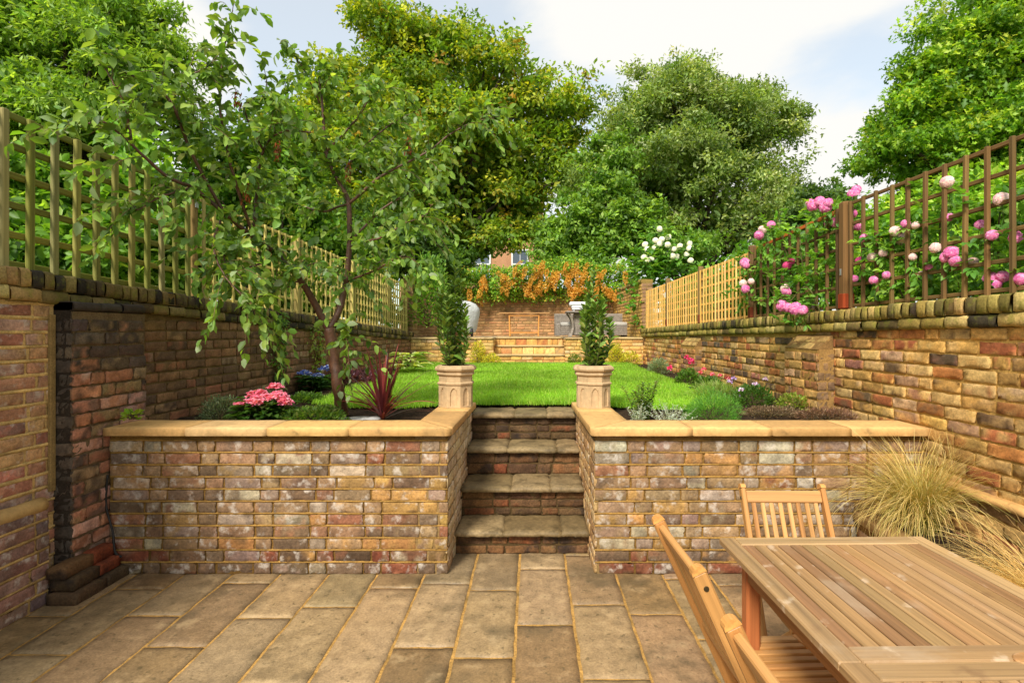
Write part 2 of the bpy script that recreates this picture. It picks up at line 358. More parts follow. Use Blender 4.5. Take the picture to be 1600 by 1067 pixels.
    # ring behind
    ri = [(i, 0) for i in range(nx)] + [(nx - 1, j) for j in range(1, ny)] + [(i, ny - 1) for i in range(nx - 2, -1, -1)] + [(0, j) for j in range(ny - 2, 0, -1)]
    ii = np.array([q[0] for q in ri]); jj = np.array([q[1] for q in ri]); nr = len(ri)
    back = Pt[:, ii, jj] + np.where((nn[:, ii, jj] > -9)[..., None], -(nn[:, ii, jj] + .012)[..., None], 0) * Nn
    V = np.concatenate([Pt.reshape(nb, -1, 3), Pt[:, ii, jj], back], 1); kv = V.shape[1]   # rim twice: crisp arris
    g = np.arange(nx * ny).reshape(nx, ny)
    q1 = np.stack([g[:-1, :-1], g[1:, :-1], g[1:, 1:], g[:-1, 1:]], -1).reshape(-1, 4)
    fr = nx * ny + np.arange(nr); bk = nx * ny + nr + np.arange(nr)
    q2 = np.stack([fr, bk, np.roll(bk, -1), np.roll(fr, -1)], -1)
    q = np.concatenate([q1, q2]); Qa = (q[None] + (np.arange(nb) * kv)[:, None, None]).reshape(-1, 4)
    VV = V.reshape(-1, 3); n1_ = vnoise(VV, 16); n2_ = vnoise(VV + 11, 42); n3_ = vnoise(VV + 5, 95)
    vc = np.repeat(bc, kv, 0) * (1 + .22 * n1_ + .20 * n2_ + .16 * n3_)[:, None]
    alt = np.repeat(bc[rng.permutation(nb)], kv, 0); f_ = np.clip((vnoise(VV + 23, 24) - .05) * 1.6, 0, .75)[:, None]; vc = vc * (1 - f_) + alt * f_
    rim = np.zeros(kv); rim[nx * ny:nx * ny + nr] = .3; rim[nx * ny + nr:] = .7; rim[:nx * ny] = (edge * .25).ravel(); rim = np.tile(rim, nb)[:, None]
    vc = vc * (1 - rim) + srgb(mcol) * .8 * rim                # mortar smeared over the arrises
    mb.add(VV, [Qa], np.clip(vc, .004, .9), None, 0)
def rough_slab(mb, lo, hi, col, nx=14, ny=6, amp=.003, edge=.006, mat=0, wob=.004):
    """stone slab with an uneven top and worn edges (top + sides + bottom)"""
    lo = np.array(lo, float); hi = np.array(hi, float)
    a = np.linspace(0, 1, nx); b = np.linspace(0, 1, ny); A, B = np.meshgrid(a, b, indexing='ij')
    x = lo[0] + (hi[0] - lo[0]) * A; y = lo[1] + (hi[1] - lo[1]) * B
    p = np.stack([x, y, np.full_like(x, hi[2])], -1)
    e = (np.minimum(np.minimum(A, 1 - A) * (hi[0] - lo[0]), np.minimum(B, 1 - B) * (hi[1] - lo[1])) < 1e-6)
    p[..., 2] += vnoise(p, 14) * amp + vnoise(p, 45) * amp * .5 - e * edge
    p[..., 0] += vnoise(p + 7, 22) * wob * e; p[..., 1] += vnoise(p + 31, 22) * wob * e
    ri = [(i, 0) for i in range(nx)] + [(nx - 1, j) for j in range(1, ny)] + [(i, ny - 1) for i in range(nx - 2, -1, -1)] + [(0, j) for j in range(ny - 2, 0, -1)]
    ii = np.array([q[0] for q in ri]); jj = np.array([q[1] for q in ri]); nr = len(ri)
    g = np.arange(nx * ny).reshape(nx, ny)
    q1 = np.stack([g[:-1, :-1], g[1:, :-1], g[1:, 1:], g[:-1, 1:]], -1).reshape(-1, 4)
    r1 = p[ii, jj].copy(); c = np.array([(lo[0] + hi[0]) / 2, (lo[1] + hi[1]) / 2])
    r1[:, 2] -= min(.01, (hi[2] - lo[2]) * .3); sgn = np.sign(r1[:, :2] - c)
    on = np.stack([(ii == 0) | (ii == nx - 1), (jj == 0) | (jj == ny - 1)], -1)
    r1[:, :2] += sgn * on * edge * .6
    r2 = r1.copy(); r2[:, 2] = lo[2] + .004; r2[:, :2] += rng.normal(0, wob * .3, (nr, 2)); r3 = r2.copy(); r3[:, 2] = lo[2]; r3[:, :2] -= sgn * on * edge
    V = np.concatenate([p.reshape(-1, 3), r1, r2, r3]); o = nx * ny
    fs = [q1]; prev = g[ii, jj]
    for k in range(3):
        cur = o + k * nr + np.arange(nr); fs.append(np.stack([prev, cur, np.roll(cur, -1), np.roll(prev, -1)], -1)); prev = cur
    mb.add(V, fs + [prev], col, None, mat)

# ================================================================== SETTING
LZ = 0.85           # level of the upper garden
TZ = 1.386          # level of the far terrace
def xl(Y): return -2.74 + .030 * (np.asarray(Y, float) - 3)      # face of the left boundary wall
def xr(Y): return 2.45 - .020 * (np.asarray(Y, float) - 2)       # face of the right boundary wall
def zl(Y): return 1.847 - .0415 * (np.asarray(Y, float) - 2.77)  # top of the left coping
def zr(Y): return 1.70 - .016 * (np.asarray(Y, float) - 2.7)

# ground to the horizon
mb = MB(); mb.add([(-400, -200, -.06), (400, -200, -.06), (400, 700, -.06), (-400, 700, -.06)], [np.array([0, 1, 2, 3])], srgb(70, 88, 40))
kind(mb.build('ground', M['ground']), 'structure')

# patio: staggered slabs in golden mortar
mb = MB()
n1, n2 = 110, 110
gx, gy = np.meshgrid(np.linspace(-2.95, 2.6, n1), np.linspace(-.6, 4.0, n2), indexing='ij')
p = np.stack([gx, gy, np.full_like(gx, -.004)], -1); p[..., 2] += vnoise(p, 25) * .002
idx = np.arange(n1 * n2).reshape(n1, n2)
mb.add(p.reshape(-1, 3), [np.stack([idx[:-1, :-1], idx[1:, :-1], idx[1:, 1:], idx[:-1, 1:]], -1).reshape(-1, 4)], srgb(178, 136, 72), None, 1)
cols = [-2.76, -2.455, -2.155, -1.857, -1.56, -1.262, -.962, -.668, -.37, -.084, .216, .517, .805, 1.098, 1.395, 1.69, 1.985, 2.28, 2.58]
for k in range(len(cols) - 1):
    x0, x1 = cols[k], cols[k + 1]
    if x0 < -2.4: x0 += .004
    y = 3.256 - .655 * 8 + (.33 if k % 2 == 0 else 0) + rng.uniform(-.03, .03)
    first = True
    while y < 3.86:
        Ln = .655 + rng.uniform(-.02, .02)
        if rng.random() < .10: Ln *= rng.choice([.55, 1.4])
        y1 = min(y + Ln, 3.9 if -.6 < (x0 + x1) / 2 < .45 else 3.42)
        if y1 > -.55 and y1 - y > .05:
            c = pick([((164, 132, 92), 4), ((170, 140, 100), 3), ((152, 124, 90), 2), ((156, 124, 82), 2)], 1, .09)[0] * np.array([.88, .90, .93])
            if (x0 + x1) / 2 < -1: c = c * .9
            j = .0085
            rough_slab(mb, (x0 + j, y + j, -.03), (x1 - j, y1 - j, .004 + rng.normal(0, .0012)), c, 9, 18, .0022, .0035, 0, .0035)
        y += Ln
        if y > 3.42 and not (-.6 < (x0 + x1) / 2 < .45): break
kind(mb.build('patio', [M['paving'], M['joint']]), 'structure')

# raised planting bed earth, then the lawn
lawn_poly = np.array([(-1.98, 4.95), (-1.55, 4.72), (-1.1, 4.66), (-.76, 4.86), (-.51, 4.88), (.36, 4.88), (.62, 4.80), (.95, 4.62), (1.35, 4.58), (1.68, 4.78), (1.80, 5.3), (1.83, 7), (1.86, 9), (1.95, 11.15),
                      (-2.25, 11.15), (-2.16, 9), (-2.10, 7), (-2.04, 5.8)])
def inpoly(x, y, poly):
    r = np.zeros(np.shape(x), bool); j = len(poly) - 1
    for i in range(len(poly)):
        xi, yi = poly[i]; xj, yj = poly[j]
        r ^= ((yi > y) != (yj > y)) & (x < (xj - xi) * (y - yi) / (yj - yi + 1e-12) + xi); j = i
    return r
mb = MB(); n1, n2 = 200, 300
gx, gy = np.meshgrid(np.linspace(-2.74, 2.45, n1), np.linspace(3.5, 11.25, n2), indexing='ij')
p = np.stack([gx, gy, np.full_like(gx, LZ - .01)], -1)
il = inpoly(gx, gy, lawn_poly)
p[..., 2] += vnoise(p, 6) * .012 + vnoise(p, 22) * .012 + vnoise(p, 60) * .008 - il * .03
idx = np.arange(n1 * n2).reshape(n1, n2); Q = np.stack([idx[:-1, :-1], idx[1:, :-1], idx[1:, 1:], idx[:-1, 1:]], -1).reshape(-1, 4)
cx = gx.ravel()[Q].mean(1); cy = gy.ravel()[Q].mean(1)
ok = ~((cx > -.60) & (cx < .46) & (cy < 4.86)) & (cx > xl(cy) - .03) & (cx < xr(cy) + .03)
mb.add(p.reshape(-1, 3), [Q[ok]], srgb(66, 50, 34) * .8, None, 0)
kind(mb.build('flower_bed_soil', M['soil']), 'structure')
mb = MB(); lp = np.c_[lawn_poly, np.full(len(lawn_poly), LZ + .008)]
n1, n2 = 90, 150
gx, gy = np.meshgrid(np.linspace(-2.3, 2.0, n1), np.linspace(4.5, 11.2, n2), indexing='ij')
p = np.stack([gx, gy, np.full_like(gx, LZ + .006)], -1); p[..., 2] += vnoise(p, 3) * .006
idx = np.arange(n1 * n2).reshape(n1, n2); Q = np.stack([idx[:-1, :-1], idx[1:, :-1], idx[1:, 1:], idx[:-1, 1:]], -1).reshape(-1, 4)
ok = inpoly(gx.ravel()[Q].mean(1), gy.ravel()[Q].mean(1), lawn_poly)
mb.add(p.reshape(-1, 3), [Q[ok]], srgb(112, 142, 44), None, 0)
kind(mb.build('lawn', M['turf']), 'structure')
# grass blades
def blades(n, poly, lo, hi, ybias=1.0):
    x = rng.uniform(poly[:, 0].min(), poly[:, 0].max(), n); y0, y1 = poly[:, 1].min(), poly[:, 1].max()
    y = y0 + (y1 - y0) * rng.random(n) ** ybias
    jit = rng.normal(0, .03, (n, 2)); k = inpoly(x + jit[:, 0], y + jit[:, 1], poly); return x[k], y[k]
mb = MB()
for n, yb in ((150000, 2.0), (120000, 1.0)):
    x, y = blades(n, lawn_poly, 0, 0, yb); n = len(x)
    base = np.stack([x, y, np.full(n, LZ)], -1); h = rng.uniform(.028, .062, n) * (1 + .25 * vnoise(base, 2.5))
    az = rng.uniform(0, 2 * pi, n); lean = rng.uniform(.1, .75, n); dr = np.stack([np.cos(az) * lean, np.sin(az) * lean, np.ones(n)], -1); dr = nrm(dr)
    s = np.stack([-np.sin(az), np.cos(az), np.zeros(n)], -1)
    mid = base + dr * (h * .55)[:, None]; tip = mid + nrm(dr * np.array([1.7, 1.7, .8])) * (h * .5)[:, None]
    K = np.stack([base, mid, tip], 1)
    c = pick([((146, 186, 48), 4), ((134, 180, 44), 4), ((166, 202, 66), 2), ((112, 160, 40), 2), ((188, 192, 98), .7)], n, .12)
    c = c * (1 + .20 * vnoise(base, 1.1) + .16 * vnoise(base, 3.2) + .10 * vnoise(base, 9))[:, None]
    ribbon(mb, K, np.array([.0042, .0034, .0006]) * (1.0 + .10 * (y[:, None] - 4.5)), s, c)
kind(mb.build('grass', M['grass']), 'stuff')

# far terrace floor
mb = MB()
for k in range(10):
    for j in range(7):
        x0 = -2.6 + k * .52; y0 = 11.3 + j * .56
        xa, xb = x0 + .005, x0 + .515
        if j == 0:                                                 # leave the flight of steps open
            if xa > -.8 and xb < .67: continue
            if xa < -.8 < xb: xb = -.80
            if xa < .67 < xb: xa = .67
        rough_slab(mb, (xa, y0 + .005, TZ - .06), (xb, y0 + .555, TZ - .004 + rng.normal(0, .001)), pick([((176, 160, 128), 1), ((160, 146, 116), 1)], 1, .06)[0], 6, 6, .002, .004)
mb.add([(-2.7, 11.86, TZ - .02), (2.7, 11.86, TZ - .02), (2.7, 15.2, TZ - .02), (-2.7, 15.2, TZ - .02)], [np.array([0, 1, 2, 3])], srgb(120, 110, 90))
mb_terr = mb

# ================================================================== WALLS
def core(mb, O, U, L, z0, topf, depth, Nn, col, mat=1):
    """solid behind a brick face (its faces 6 mm behind the bricks)"""
    n = max(2, int(L / .4)); us = np.linspace(0, L, n); O = np.array(O, float); U = nrm(U)
    V = []
    for u in us:
        t = float(topf(np.array(u))) if callable(topf) else topf
        for d_, z in ((-.012, z0), (-.012, t), (-depth, t), (-depth, z0)):
            q = O + U * u + np.array(Nn) * d_; V.append((q[0], q[1], z))
    Fs = [[i * 4 + a, i * 4 + (a + 1) % 4, (i + 1) * 4 + (a + 1) % 4, (i + 1) * 4 + a] for i in range(n - 1) for a in range(4)]
    mb.add(V, [np.array(Fs), np.array([0, 3, 2, 1]), np.array([0, 1, 2, 3]) + (n - 1) * 4], col, None, mat, False)

PAL_RET = [((170, 136, 98), 4.5), ((154, 132, 114), 3), ((196, 178, 150), 3), ((152, 92, 64), 1), ((192, 142, 74), 2), ((104, 84, 66), 2), ((150, 118, 84), 3)]
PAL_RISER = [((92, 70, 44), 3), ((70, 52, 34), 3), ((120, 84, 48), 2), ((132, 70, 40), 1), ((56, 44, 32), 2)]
PAL_R = [((196, 150, 80), 4.5), ((208, 170, 106), 3.5), ((172, 108, 56), 2.2), ((156, 84, 52), 1.2), ((100, 78, 56), 1.3), ((184, 146, 112), 1.5), ((66, 60, 56), .6), ((150, 96, 84), .8)]
PAL_LP = [((176, 124, 92), 2.4), ((158, 92, 74), 1.6), ((194, 152, 98), 2.4), ((140, 114, 98), 2), ((104, 94, 90), .8), ((178, 140, 120), 1.5)]
PAL_LD = [((96, 72, 50), 3.2), ((116, 84, 56), 3), ((138, 94, 62), 2), ((150, 90, 64), 1), ((66, 54, 44), 1.5), ((126, 98, 58), 1)]
PAL_LF = [((150, 112, 76), 3), ((132, 96, 66), 3), ((168, 134, 92), 2), ((156, 92, 66), 1.4), ((104, 84, 66), 1.5), ((172, 148, 116), 1)]
PAL_Y = [((214, 168, 92), 4), ((200, 150, 78), 3), ((222, 186, 116), 2), ((184, 120, 68), 1.2), ((160, 78, 54), .6), ((190, 168, 130), 1.3), ((110, 96, 78), .4)]
PAL_END = [((178, 132, 86), 3), ((160, 116, 76), 3), ((192, 150, 100), 2), ((130, 100, 72), 1.5), ((184, 122, 80), 1)]
PAL_CAPR = [((160, 140, 70), 3), ((142, 122, 60), 3), ((182, 156, 92), 2), ((108, 92, 52), 2), ((74, 64, 46), .8)]
PAL_CAPL = [((122, 104, 62), 2.5), ((86, 72, 50), 3), ((56, 48, 40), 3), ((140, 118, 74), 1)]
PAL_CAPL0 = [((170, 140, 88), 3), ((148, 118, 74), 3), ((186, 158, 108), 1)]

# --- front retaining walls --------------------------------------------------
YF = 3.393                      # face of the retaining walls
WT = .868                       # brickwork height below the coping
XA0, XA1 = -.527, -.508         # left return face, front and back
XB0, XB1 = .387, .362
YB = 4.58
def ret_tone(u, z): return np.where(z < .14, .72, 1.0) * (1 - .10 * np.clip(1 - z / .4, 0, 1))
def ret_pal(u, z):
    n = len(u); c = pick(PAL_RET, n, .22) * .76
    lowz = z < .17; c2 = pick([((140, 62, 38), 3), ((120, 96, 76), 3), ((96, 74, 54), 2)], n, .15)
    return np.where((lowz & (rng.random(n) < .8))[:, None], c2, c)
def coping_piece(mb, poly, z0, z1, col, amp=.0015):
    """flat stone from a quad outline (4 corners), top finely divided, slightly worn edges"""
    a = np.array(poly, float); nx, ny = 16, 8
    A, B = np.meshgrid(np.linspace(0, 1, nx), np.linspace(0, 1, ny), indexing='ij'); A = A[..., None]; B = B[..., None]
    xy = a[0] * (1 - A) * (1 - B) + a[1] * A * (1 - B) + a[2] * A * B + a[3] * (1 - A) * B
    e = ((A == 0) | (A == 1) | (B == 0) | (B == 1))[..., 0]
    p = np.concatenate([xy, np.full((nx, ny, 1), z1)], -1); p[..., 2] += vnoise(p, 18) * amp - e * .004
    p[..., :2] += (vnoise(p + 5, 30) * .0018 * e)[..., None]
    ri = [(i, 0) for i in range(nx)] + [(nx - 1, j) for j in range(1, ny)] + [(i, ny - 1) for i in range(nx - 2, -1, -1)] + [(0, j) for j in range(ny - 2, 0, -1)]
    ii = np.array([q[0] for q in ri]); jj = np.array([q[1] for q in ri]); nr = len(ri)
    g = np.arange(nx * ny).reshape(nx, ny); r = p[ii, jj]; cc = a.mean(0)
    r1 = r.copy(); r1[:, 2] -= .006; r1[:, :2] += nrm(r[:, :2] - cc) * .002
    r2 = r1.copy(); r2[:, 2] = z0 + .004 + rng.normal(0, .001, nr); r3 = r2.copy(); r3[:, 2] = z0; r3[:, :2] -= nrm(r[:, :2] - cc) * .004
    o = nx * ny; fs = [np.stack([g[:-1, :-1], g[1:, :-1], g[1:, 1:], g[:-1, 1:]], -1).reshape(-1, 4)]; prev = g[ii, jj]
    for k, _ in enumerate((r1, r2, r3)):
        cur = o + k * nr + np.arange(nr); fs.append(np.stack([prev, cur, np.roll(cur, -1), np.roll(prev, -1)], -1)); prev = cur
    mb.add(np.concatenate([p.reshape(-1, 3), r1, r2, r3]), fs + [prev], col, None, 0)
COP = [((206, 162, 100), 3), ((196, 152, 92), 2), ((212, 174, 116), 1)]
def retaining(name, label, xo, face0, face1, sgn):
    """sgn +1: garden side to the left of the steps"""
    mb = MB()
    x0, x1 = (xo, face0) if sgn > 0 else (face0, xo)
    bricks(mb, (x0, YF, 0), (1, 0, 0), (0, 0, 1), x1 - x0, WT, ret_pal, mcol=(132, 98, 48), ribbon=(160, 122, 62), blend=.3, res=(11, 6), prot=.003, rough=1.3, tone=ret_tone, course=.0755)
    core(mb, (x0, YF, 0), (1, 0, 0), x1 - x0, -.05, WT, .22, (0, -1, 0), srgb(120, 98, 62))
    A, B = np.array([face0, YF, 0.]), np.array([face1, YB, 0.])
    if sgn > 0:
        U = nrm(B - A); O = A
        nn = np.cross(U, (0, 0, 1))
    else:
        U = nrm(A - B); O = B
        nn = np.cross(U, (0, 0, 1))
    L = np.linalg.norm(B - A)
    pal = [((196, 172, 132), 4), ((180, 150, 108), 3), ((206, 186, 150), 2), ((170, 132, 92), 2)] if sgn > 0 else [((186, 146, 94), 4), ((166, 124, 76), 3), ((190, 160, 116), 2), ((140, 100, 62), 2)]
    bricks(mb, O, U, (0, 0, 1), L, WT, pal, mcol=(176, 144, 92), res=(11, 6), prot=.003, rough=1.3, course=.0755)
    core(mb, O, U, L, -.05, WT, .2, nn, srgb(140, 112, 70))
    w = mb.build(name, [M['brick_white'], M['mortar']], origin=((x0 + x1) / 2, YF + .1, 0))
    tag(w, label, 'wall')
    cb = MB(); z0, z1 = WT, .919
    yf, yk = 3.335, 3.645
    ci, co = (-.492, -.745) if sgn > 0 else (.358, .628)
    bi, bo = (-.472, -.735) if sgn > 0 else (.325, .60)
    g = .0025 * sgn
    cuts = np.linspace(xo, (ci + co) / 2, 5)[:-1] if sgn > 0 else np.linspace(xo, (ci + co) / 2, 5)[:-1]
    xs = list(cuts)
    for k in range(len(xs)):
        c = pick(COP, 1, .06)[0]
        if k < len(xs) - 1: q = [(xs[k] + g, yf), (xs[k + 1] - g, yf), (xs[k + 1] - g, yk), (xs[k] + g, yk)]
        else: q = [(xs[k] + g, yf), (ci - g, yf), (co - g, yk), (xs[k] + g, yk)]
        if sgn < 0: q = [q[1], q[0], q[3], q[2]]
        coping_piece(cb, q, z0, z1, c)
    ym = 4.05; t = (ym - yf) / (4.56 - yf); mi, mo = ci + (bi - ci) * t, co + (bo - co) * t
    for q in ([(ci, yf + .004), (mi, ym - .002), (mo, ym - .002), (co, yk + .004)], [(mi, ym + .002), (bi, 4.56), (bo, 4.56), (mo, ym + .002)]):
        if sgn > 0: q = q
        else: q = [q[1], q[0], q[3], q[2]]
        coping_piece(cb, q, z0, z1 + .001, pick(COP, 1, .05)[0])
    cb.build('coping', M['coping'], w)
    return w
retaining('retaining_wall', 'long low brick retaining wall with stone coping below the red spiky plant and plum tree', -2.62, XA0, XA1, 1)
retaining('retaining_wall', 'long low brick retaining wall with stone coping behind the wooden dining table and feathery grass', 2.43, XB0, XB1, -1)

# --- the steps between them --------------------------------------------------
st = thing('garden_steps', 'steep worn stone steps with brick risers rising between the two retaining walls to the lawn', 'steps', (-.06, 3.9, 0))
stp = [(3.66, 3.965, .173), (3.925, 4.27, .393), (4.23, 4.56, .607), (4.52, 4.96, .832)]
zp = 0.0
for k, (y0, y1, z) in enumerate(stp):
    f = lambda y: (XA0 + (XA1 - XA0) * (y - YF) / (YB - YF) + .004, XB0 + (XB1 - XB0) * (y - YF) / (YB - YF) - .004)
    xa, xb = f(y0)
    if k == 3: xa, xb = -.506, .360
    mb = MB(); cuts = [xa, xa + (xb - xa) * (.36 + .05 * (k % 2)), xa + (xb - xa) * (.80 - .07 * (k % 2)), xb]
    for j in range(3):
        rough_slab(mb, (cuts[j] + .003, y0 + rng.uniform(-.006, .006), z - .043), (cuts[j + 1] - .003, y1 + .06, z + rng.normal(0, .003)), pick([((138, 116, 78), 2), ((122, 102, 66), 2), ((148, 126, 88), 1)], 1, .08)[0], 16, 16, .005, .010, 0, .009)
    mb.build('tread', M['step'], st)
    mb = MB(); yr = y0 + .045
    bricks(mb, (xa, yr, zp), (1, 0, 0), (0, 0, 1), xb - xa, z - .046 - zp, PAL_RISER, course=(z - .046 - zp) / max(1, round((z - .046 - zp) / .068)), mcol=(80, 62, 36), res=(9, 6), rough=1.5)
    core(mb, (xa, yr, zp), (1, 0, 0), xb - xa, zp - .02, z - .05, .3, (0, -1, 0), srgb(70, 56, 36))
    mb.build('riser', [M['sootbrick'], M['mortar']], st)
    zp = z

# --- right boundary wall -----------------------------------------------------
def along(fn, Y0, Y1):
    a = np.array([float(fn(Y0)), Y0, 0.]); b = np.array([float(fn(Y1)), Y1, 0.]); return a, b, np.linalg.norm(b - a)
w = thing('boundary_wall', 'golden brick boundary wall with mossy brick coping along the right under the rose trellis', 'wall', (2.45, 6, 0))
a, b, L = along(xr, .4, 11.3)
def r_top(u): return zr(11.3 - np.asarray(u)) - .172
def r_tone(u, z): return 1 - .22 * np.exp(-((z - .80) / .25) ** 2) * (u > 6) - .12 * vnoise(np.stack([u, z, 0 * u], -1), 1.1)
mb = MB()
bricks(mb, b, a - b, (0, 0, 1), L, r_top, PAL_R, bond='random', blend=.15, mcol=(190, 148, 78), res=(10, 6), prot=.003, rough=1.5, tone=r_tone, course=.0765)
core(mb, b, a - b, L, -.05, lambda u: r_top(u) + .02, .23, (-1, 0, 0), srgb(150, 115, 65))
mb.build('wall_face', [M['brick'], M['mortar']], w)
def sloped_course(mb, O, U, L, zb, h, ln, pal, gap, prot, mcolor, rough=2.0, depth=.26, soldier=False, colfn=None):
    """one course of separate blocks following a sloping line; each block a rounded rough brick with top, front and ends"""
    U = nrm(U); Nn = np.cross(U, (0, 0, 1)); u = 0.0; O = np.array(O, float)
    while u < L - .02:
        l = min(ln * rng.uniform(.88, 1.12), L - u); hh = h * rng.uniform(.94, 1.04); pr = prot + rng.normal(0, .004)
        nx, nz, nd = 5, 5, 4
        z0 = float(zb(np.array(u + l / 2)))
        P2 = []
        # profile in (n, z): front face up, then over the top, back
        prof = [(pr - .02, 0), (pr, .008), (pr + .002, hh * .4), (pr, hh - .012), (pr - .010, hh), (pr - depth * .5, hh + .002), (pr - depth, hh - .004), (pr - depth - .004, 0)]
        us = np.array([0, .006, l * .35, l * .7, l - gap - .006, l - gap])
        for iu, du in enumerate(us):
            e = iu in (0, len(us) - 1)
            for (n_, z_) in prof:
                P2.append(O + U * (u + du) + Nn * (n_ - (.006 if e else 0)) + np.array([0, 0, z0 + z_ - (.004 if e and z_ > hh * .8 else 0)]))
        V = np.array(P2); V += (vnoise(V, 45) * .0022 * rough + vnoise(V + 9, 15) * .002 * rough)[:, None] * Nn; V[:, 2] += vnoise(V + 3, 30) * .002 * rough
        m = len(prof); fs = [[i * m + j, (i + 1) * m + j, (i + 1) * m + j + 1, i * m + j + 1] for i in range(len(us) - 1) for j in range(m - 1)]
        c = pick(pal, 1, .15)[0] if colfn is None else colfn(u + l / 2)
        mb.add(V, [np.array(fs), np.arange(m)[::-1], np.arange(m) + (len(us) - 1) * m], c, None, 0)
        u += l
    n = max(2, int(L / .3)); V = []
    for uu in np.linspace(0, L, n):
        z0 = float(zb(np.array(uu)))
        for n_, z_ in ((prot - .012, .004), (prot - .012, h - .01), (prot - depth + .01, h - .01), (prot - depth + .01, .004)):
            V.append(O + U * uu + Nn * n_ + np.array([0, 0, z0 + z_]))
    fs = [[i * 4 + j, (i + 1) * 4 + j, (i + 1) * 4 + (j + 1) % 4, i * 4 + (j + 1) % 4] for i in range(n - 1) for j in range(4)]
    mb.add(V, [np.array(fs), np.array([0, 1, 2, 3]), np.array([3, 2, 1, 0]) + (n - 1) * 4], srgb(mcolor), None, 1, False)
mb = MB()
sloped_course(mb, b, a - b, L, lambda u: r_top(u), .072, .19, PAL_CAPR, .008, .030, (156, 126, 66))
sloped_course(mb, b, a - b, L, lambda u: r_top(u) + .074, .098, .072, PAL_CAPR, .007, .036, (150, 122, 64))
mb.build('coping', [M['mossbrick'], M['mortar']], w)
# buttresses with sloping heads
for (y0, y1, pr) in ((4.36, 4.93, .125), (7.55, 8.25, .10)):
    mb = MB(); x = float(xr((y0 + y1) / 2)); zt = 1.46 if y0 < 5 else 1.40
    bricks(mb, (x - pr, y1, LZ - .05), (0, -1, 0), (0, 0, 1), y1 - y0, zt - LZ + .05 - .1, PAL_R, bond='random', mcol=(176, 134, 70), res=(10, 6), rough=1.8, course=.0765)
    bricks(mb, (x - pr, y0, LZ - .05), (1, 0, 0), (0, 0, 1), pr + .02, zt - LZ + .05 - .1, [((120, 92, 62), 3), ((90, 72, 54), 2), ((150, 112, 74), 2)], bond='random', blen=.11, mcol=(150, 114, 60), res=(7, 6), rough=1.8, course=.0765)
    core(mb, (x - pr, y1, 0), (0, -1, 0), y1 - y0, LZ - .1, zt - .1, pr + .03, (-1, 0, 0), srgb(150, 115, 65))
    nn = nrm(np.array([-.10, 0, pr]))
    bricks(mb, (x - pr, y1, zt - .1), (0, -1, 0), nrm(np.array([pr, 0, .12])), y1 - y0, sqrt(pr ** 2 + .12 ** 2), [((176, 144, 84), 2), ((150, 118, 66), 2)], bond='random', mcol=(176, 134, 70), res=(10, 6), rough=1.8)
    V = [(x - pr, y0, zt - .1), (x, y0, zt - .1), (x, y0, zt + .02), (x - pr, y1, zt - .1), (x, y1, zt - .1), (x, y1, zt + .02)]
    mb.add(V, [np.array([0, 1, 2]), np.array([3, 5, 4]), np.array([[0, 2, 5, 3]])], srgb(132, 100, 58), None, 1, False)
    mb.build('buttress', [M['brick'], M['mortar']], w)
# plinth with a stone ledge beside the dining table
mb = MB()
bricks(mb, (float(xr(.4)) - .075, 3.36, 0), (0, -1, 0), (0, 0, 1), 2.96, .60, PAL_R, bond='random', mcol=(150, 112, 56), res=(8, 6), rough=1.8)
core(mb, (float(xr(.4)) - .075, 3.36, 0), (0, -1, 0), 2.96, -.05, .60, .1, (-1, 0, 0), srgb(130, 100, 56))
mb.build('plinth', [M['brick'], M['mortar']], w)
mb = MB()
for k in range(4):
    rough_slab(mb, (float(xr(.4)) - .10, .42 + k * .735, .601), (float(xr(3.3)) + .03, .42 + k * .735 + .73, .640), pick([((196, 154, 92), 1), ((180, 140, 84), 1)], 1, .06)[0], 8, 14, .004, .008)
mb.build('ledge', M['coping'], w)

# --- left boundary wall -------------------------------------------------------
w = thing('boundary_wall', 'dark sooty brick boundary wall with pier and old coping under the green trellis', 'wall', (-2.74, 6, 0))
def seg(Y0, Y1):
    a = np.array([float(xl(Y0)), Y0, 0.]); b = np.array([float(xl(Y1)), Y1, 0.]); return a, b, np.linalg.norm(b - a)
a, b, L = seg(.3, 3.14)
mb = MB(); lt = lambda u: zl(.3 + np.asarray(u)) - .172
bricks(mb, a, b - a, (0, 0, 1), L, lt, PAL_LP, ribbon=(206, 170, 106), mcol=(204, 168, 106), res=(10, 6), rough=1.2, course=.079, joint=.019, prot=.002)
core(mb, a, b - a, L, -.05, lambda u: lt(u) + .02, .23, (1, 0, 0), srgb(150, 122, 76))
mb.build('wall_face', [M['brick_white'], M['mortar']], w)
a2, b2, L2 = seg(3.6, 11.35)
mb = MB(); lt2 = lambda u: zl(3.6 + np.asarray(u)) - .172
def l_pal(u, z):
    n = len(u); t = np.clip((u - 1.2) / 3.2, 0, 1); return np.where((rng.random(n) < t)[:, None], pick(PAL_LF, n, .15), pick(PAL_LD, n, .18))
bricks(mb, a2, b2 - a2, (0, 0, 1), L2, lt2, l_pal, bond='random', mcol=(118, 94, 58), res=(10, 6), rough=1.5, prot=.004, course=.0755)
core(mb, a2, b2 - a2, L2, -.05, lambda u: lt2(u) + .02, .23, (1, 0, 0), srgb(90, 72, 48))
mb.build('wall_face', [M['brick'], M['mortar']], w)
ac, bc, Lc = seg(.3, 11.35)
capc = lambda u: pick(PAL_CAPL0 if (u + .3) < 2.95 else PAL_CAPL, 1, .15)[0] * (1 + .35 * min(1, max(0, (u - 5) / 3)))
mb = MB(); lt3 = lambda u: zl(.3 + np.asarray(u)) - .172
sloped_course(mb, ac, bc - ac, Lc, lambda u: lt3(u), .072, .17, PAL_CAPL, .008, .032, (150, 124, 72), colfn=capc)
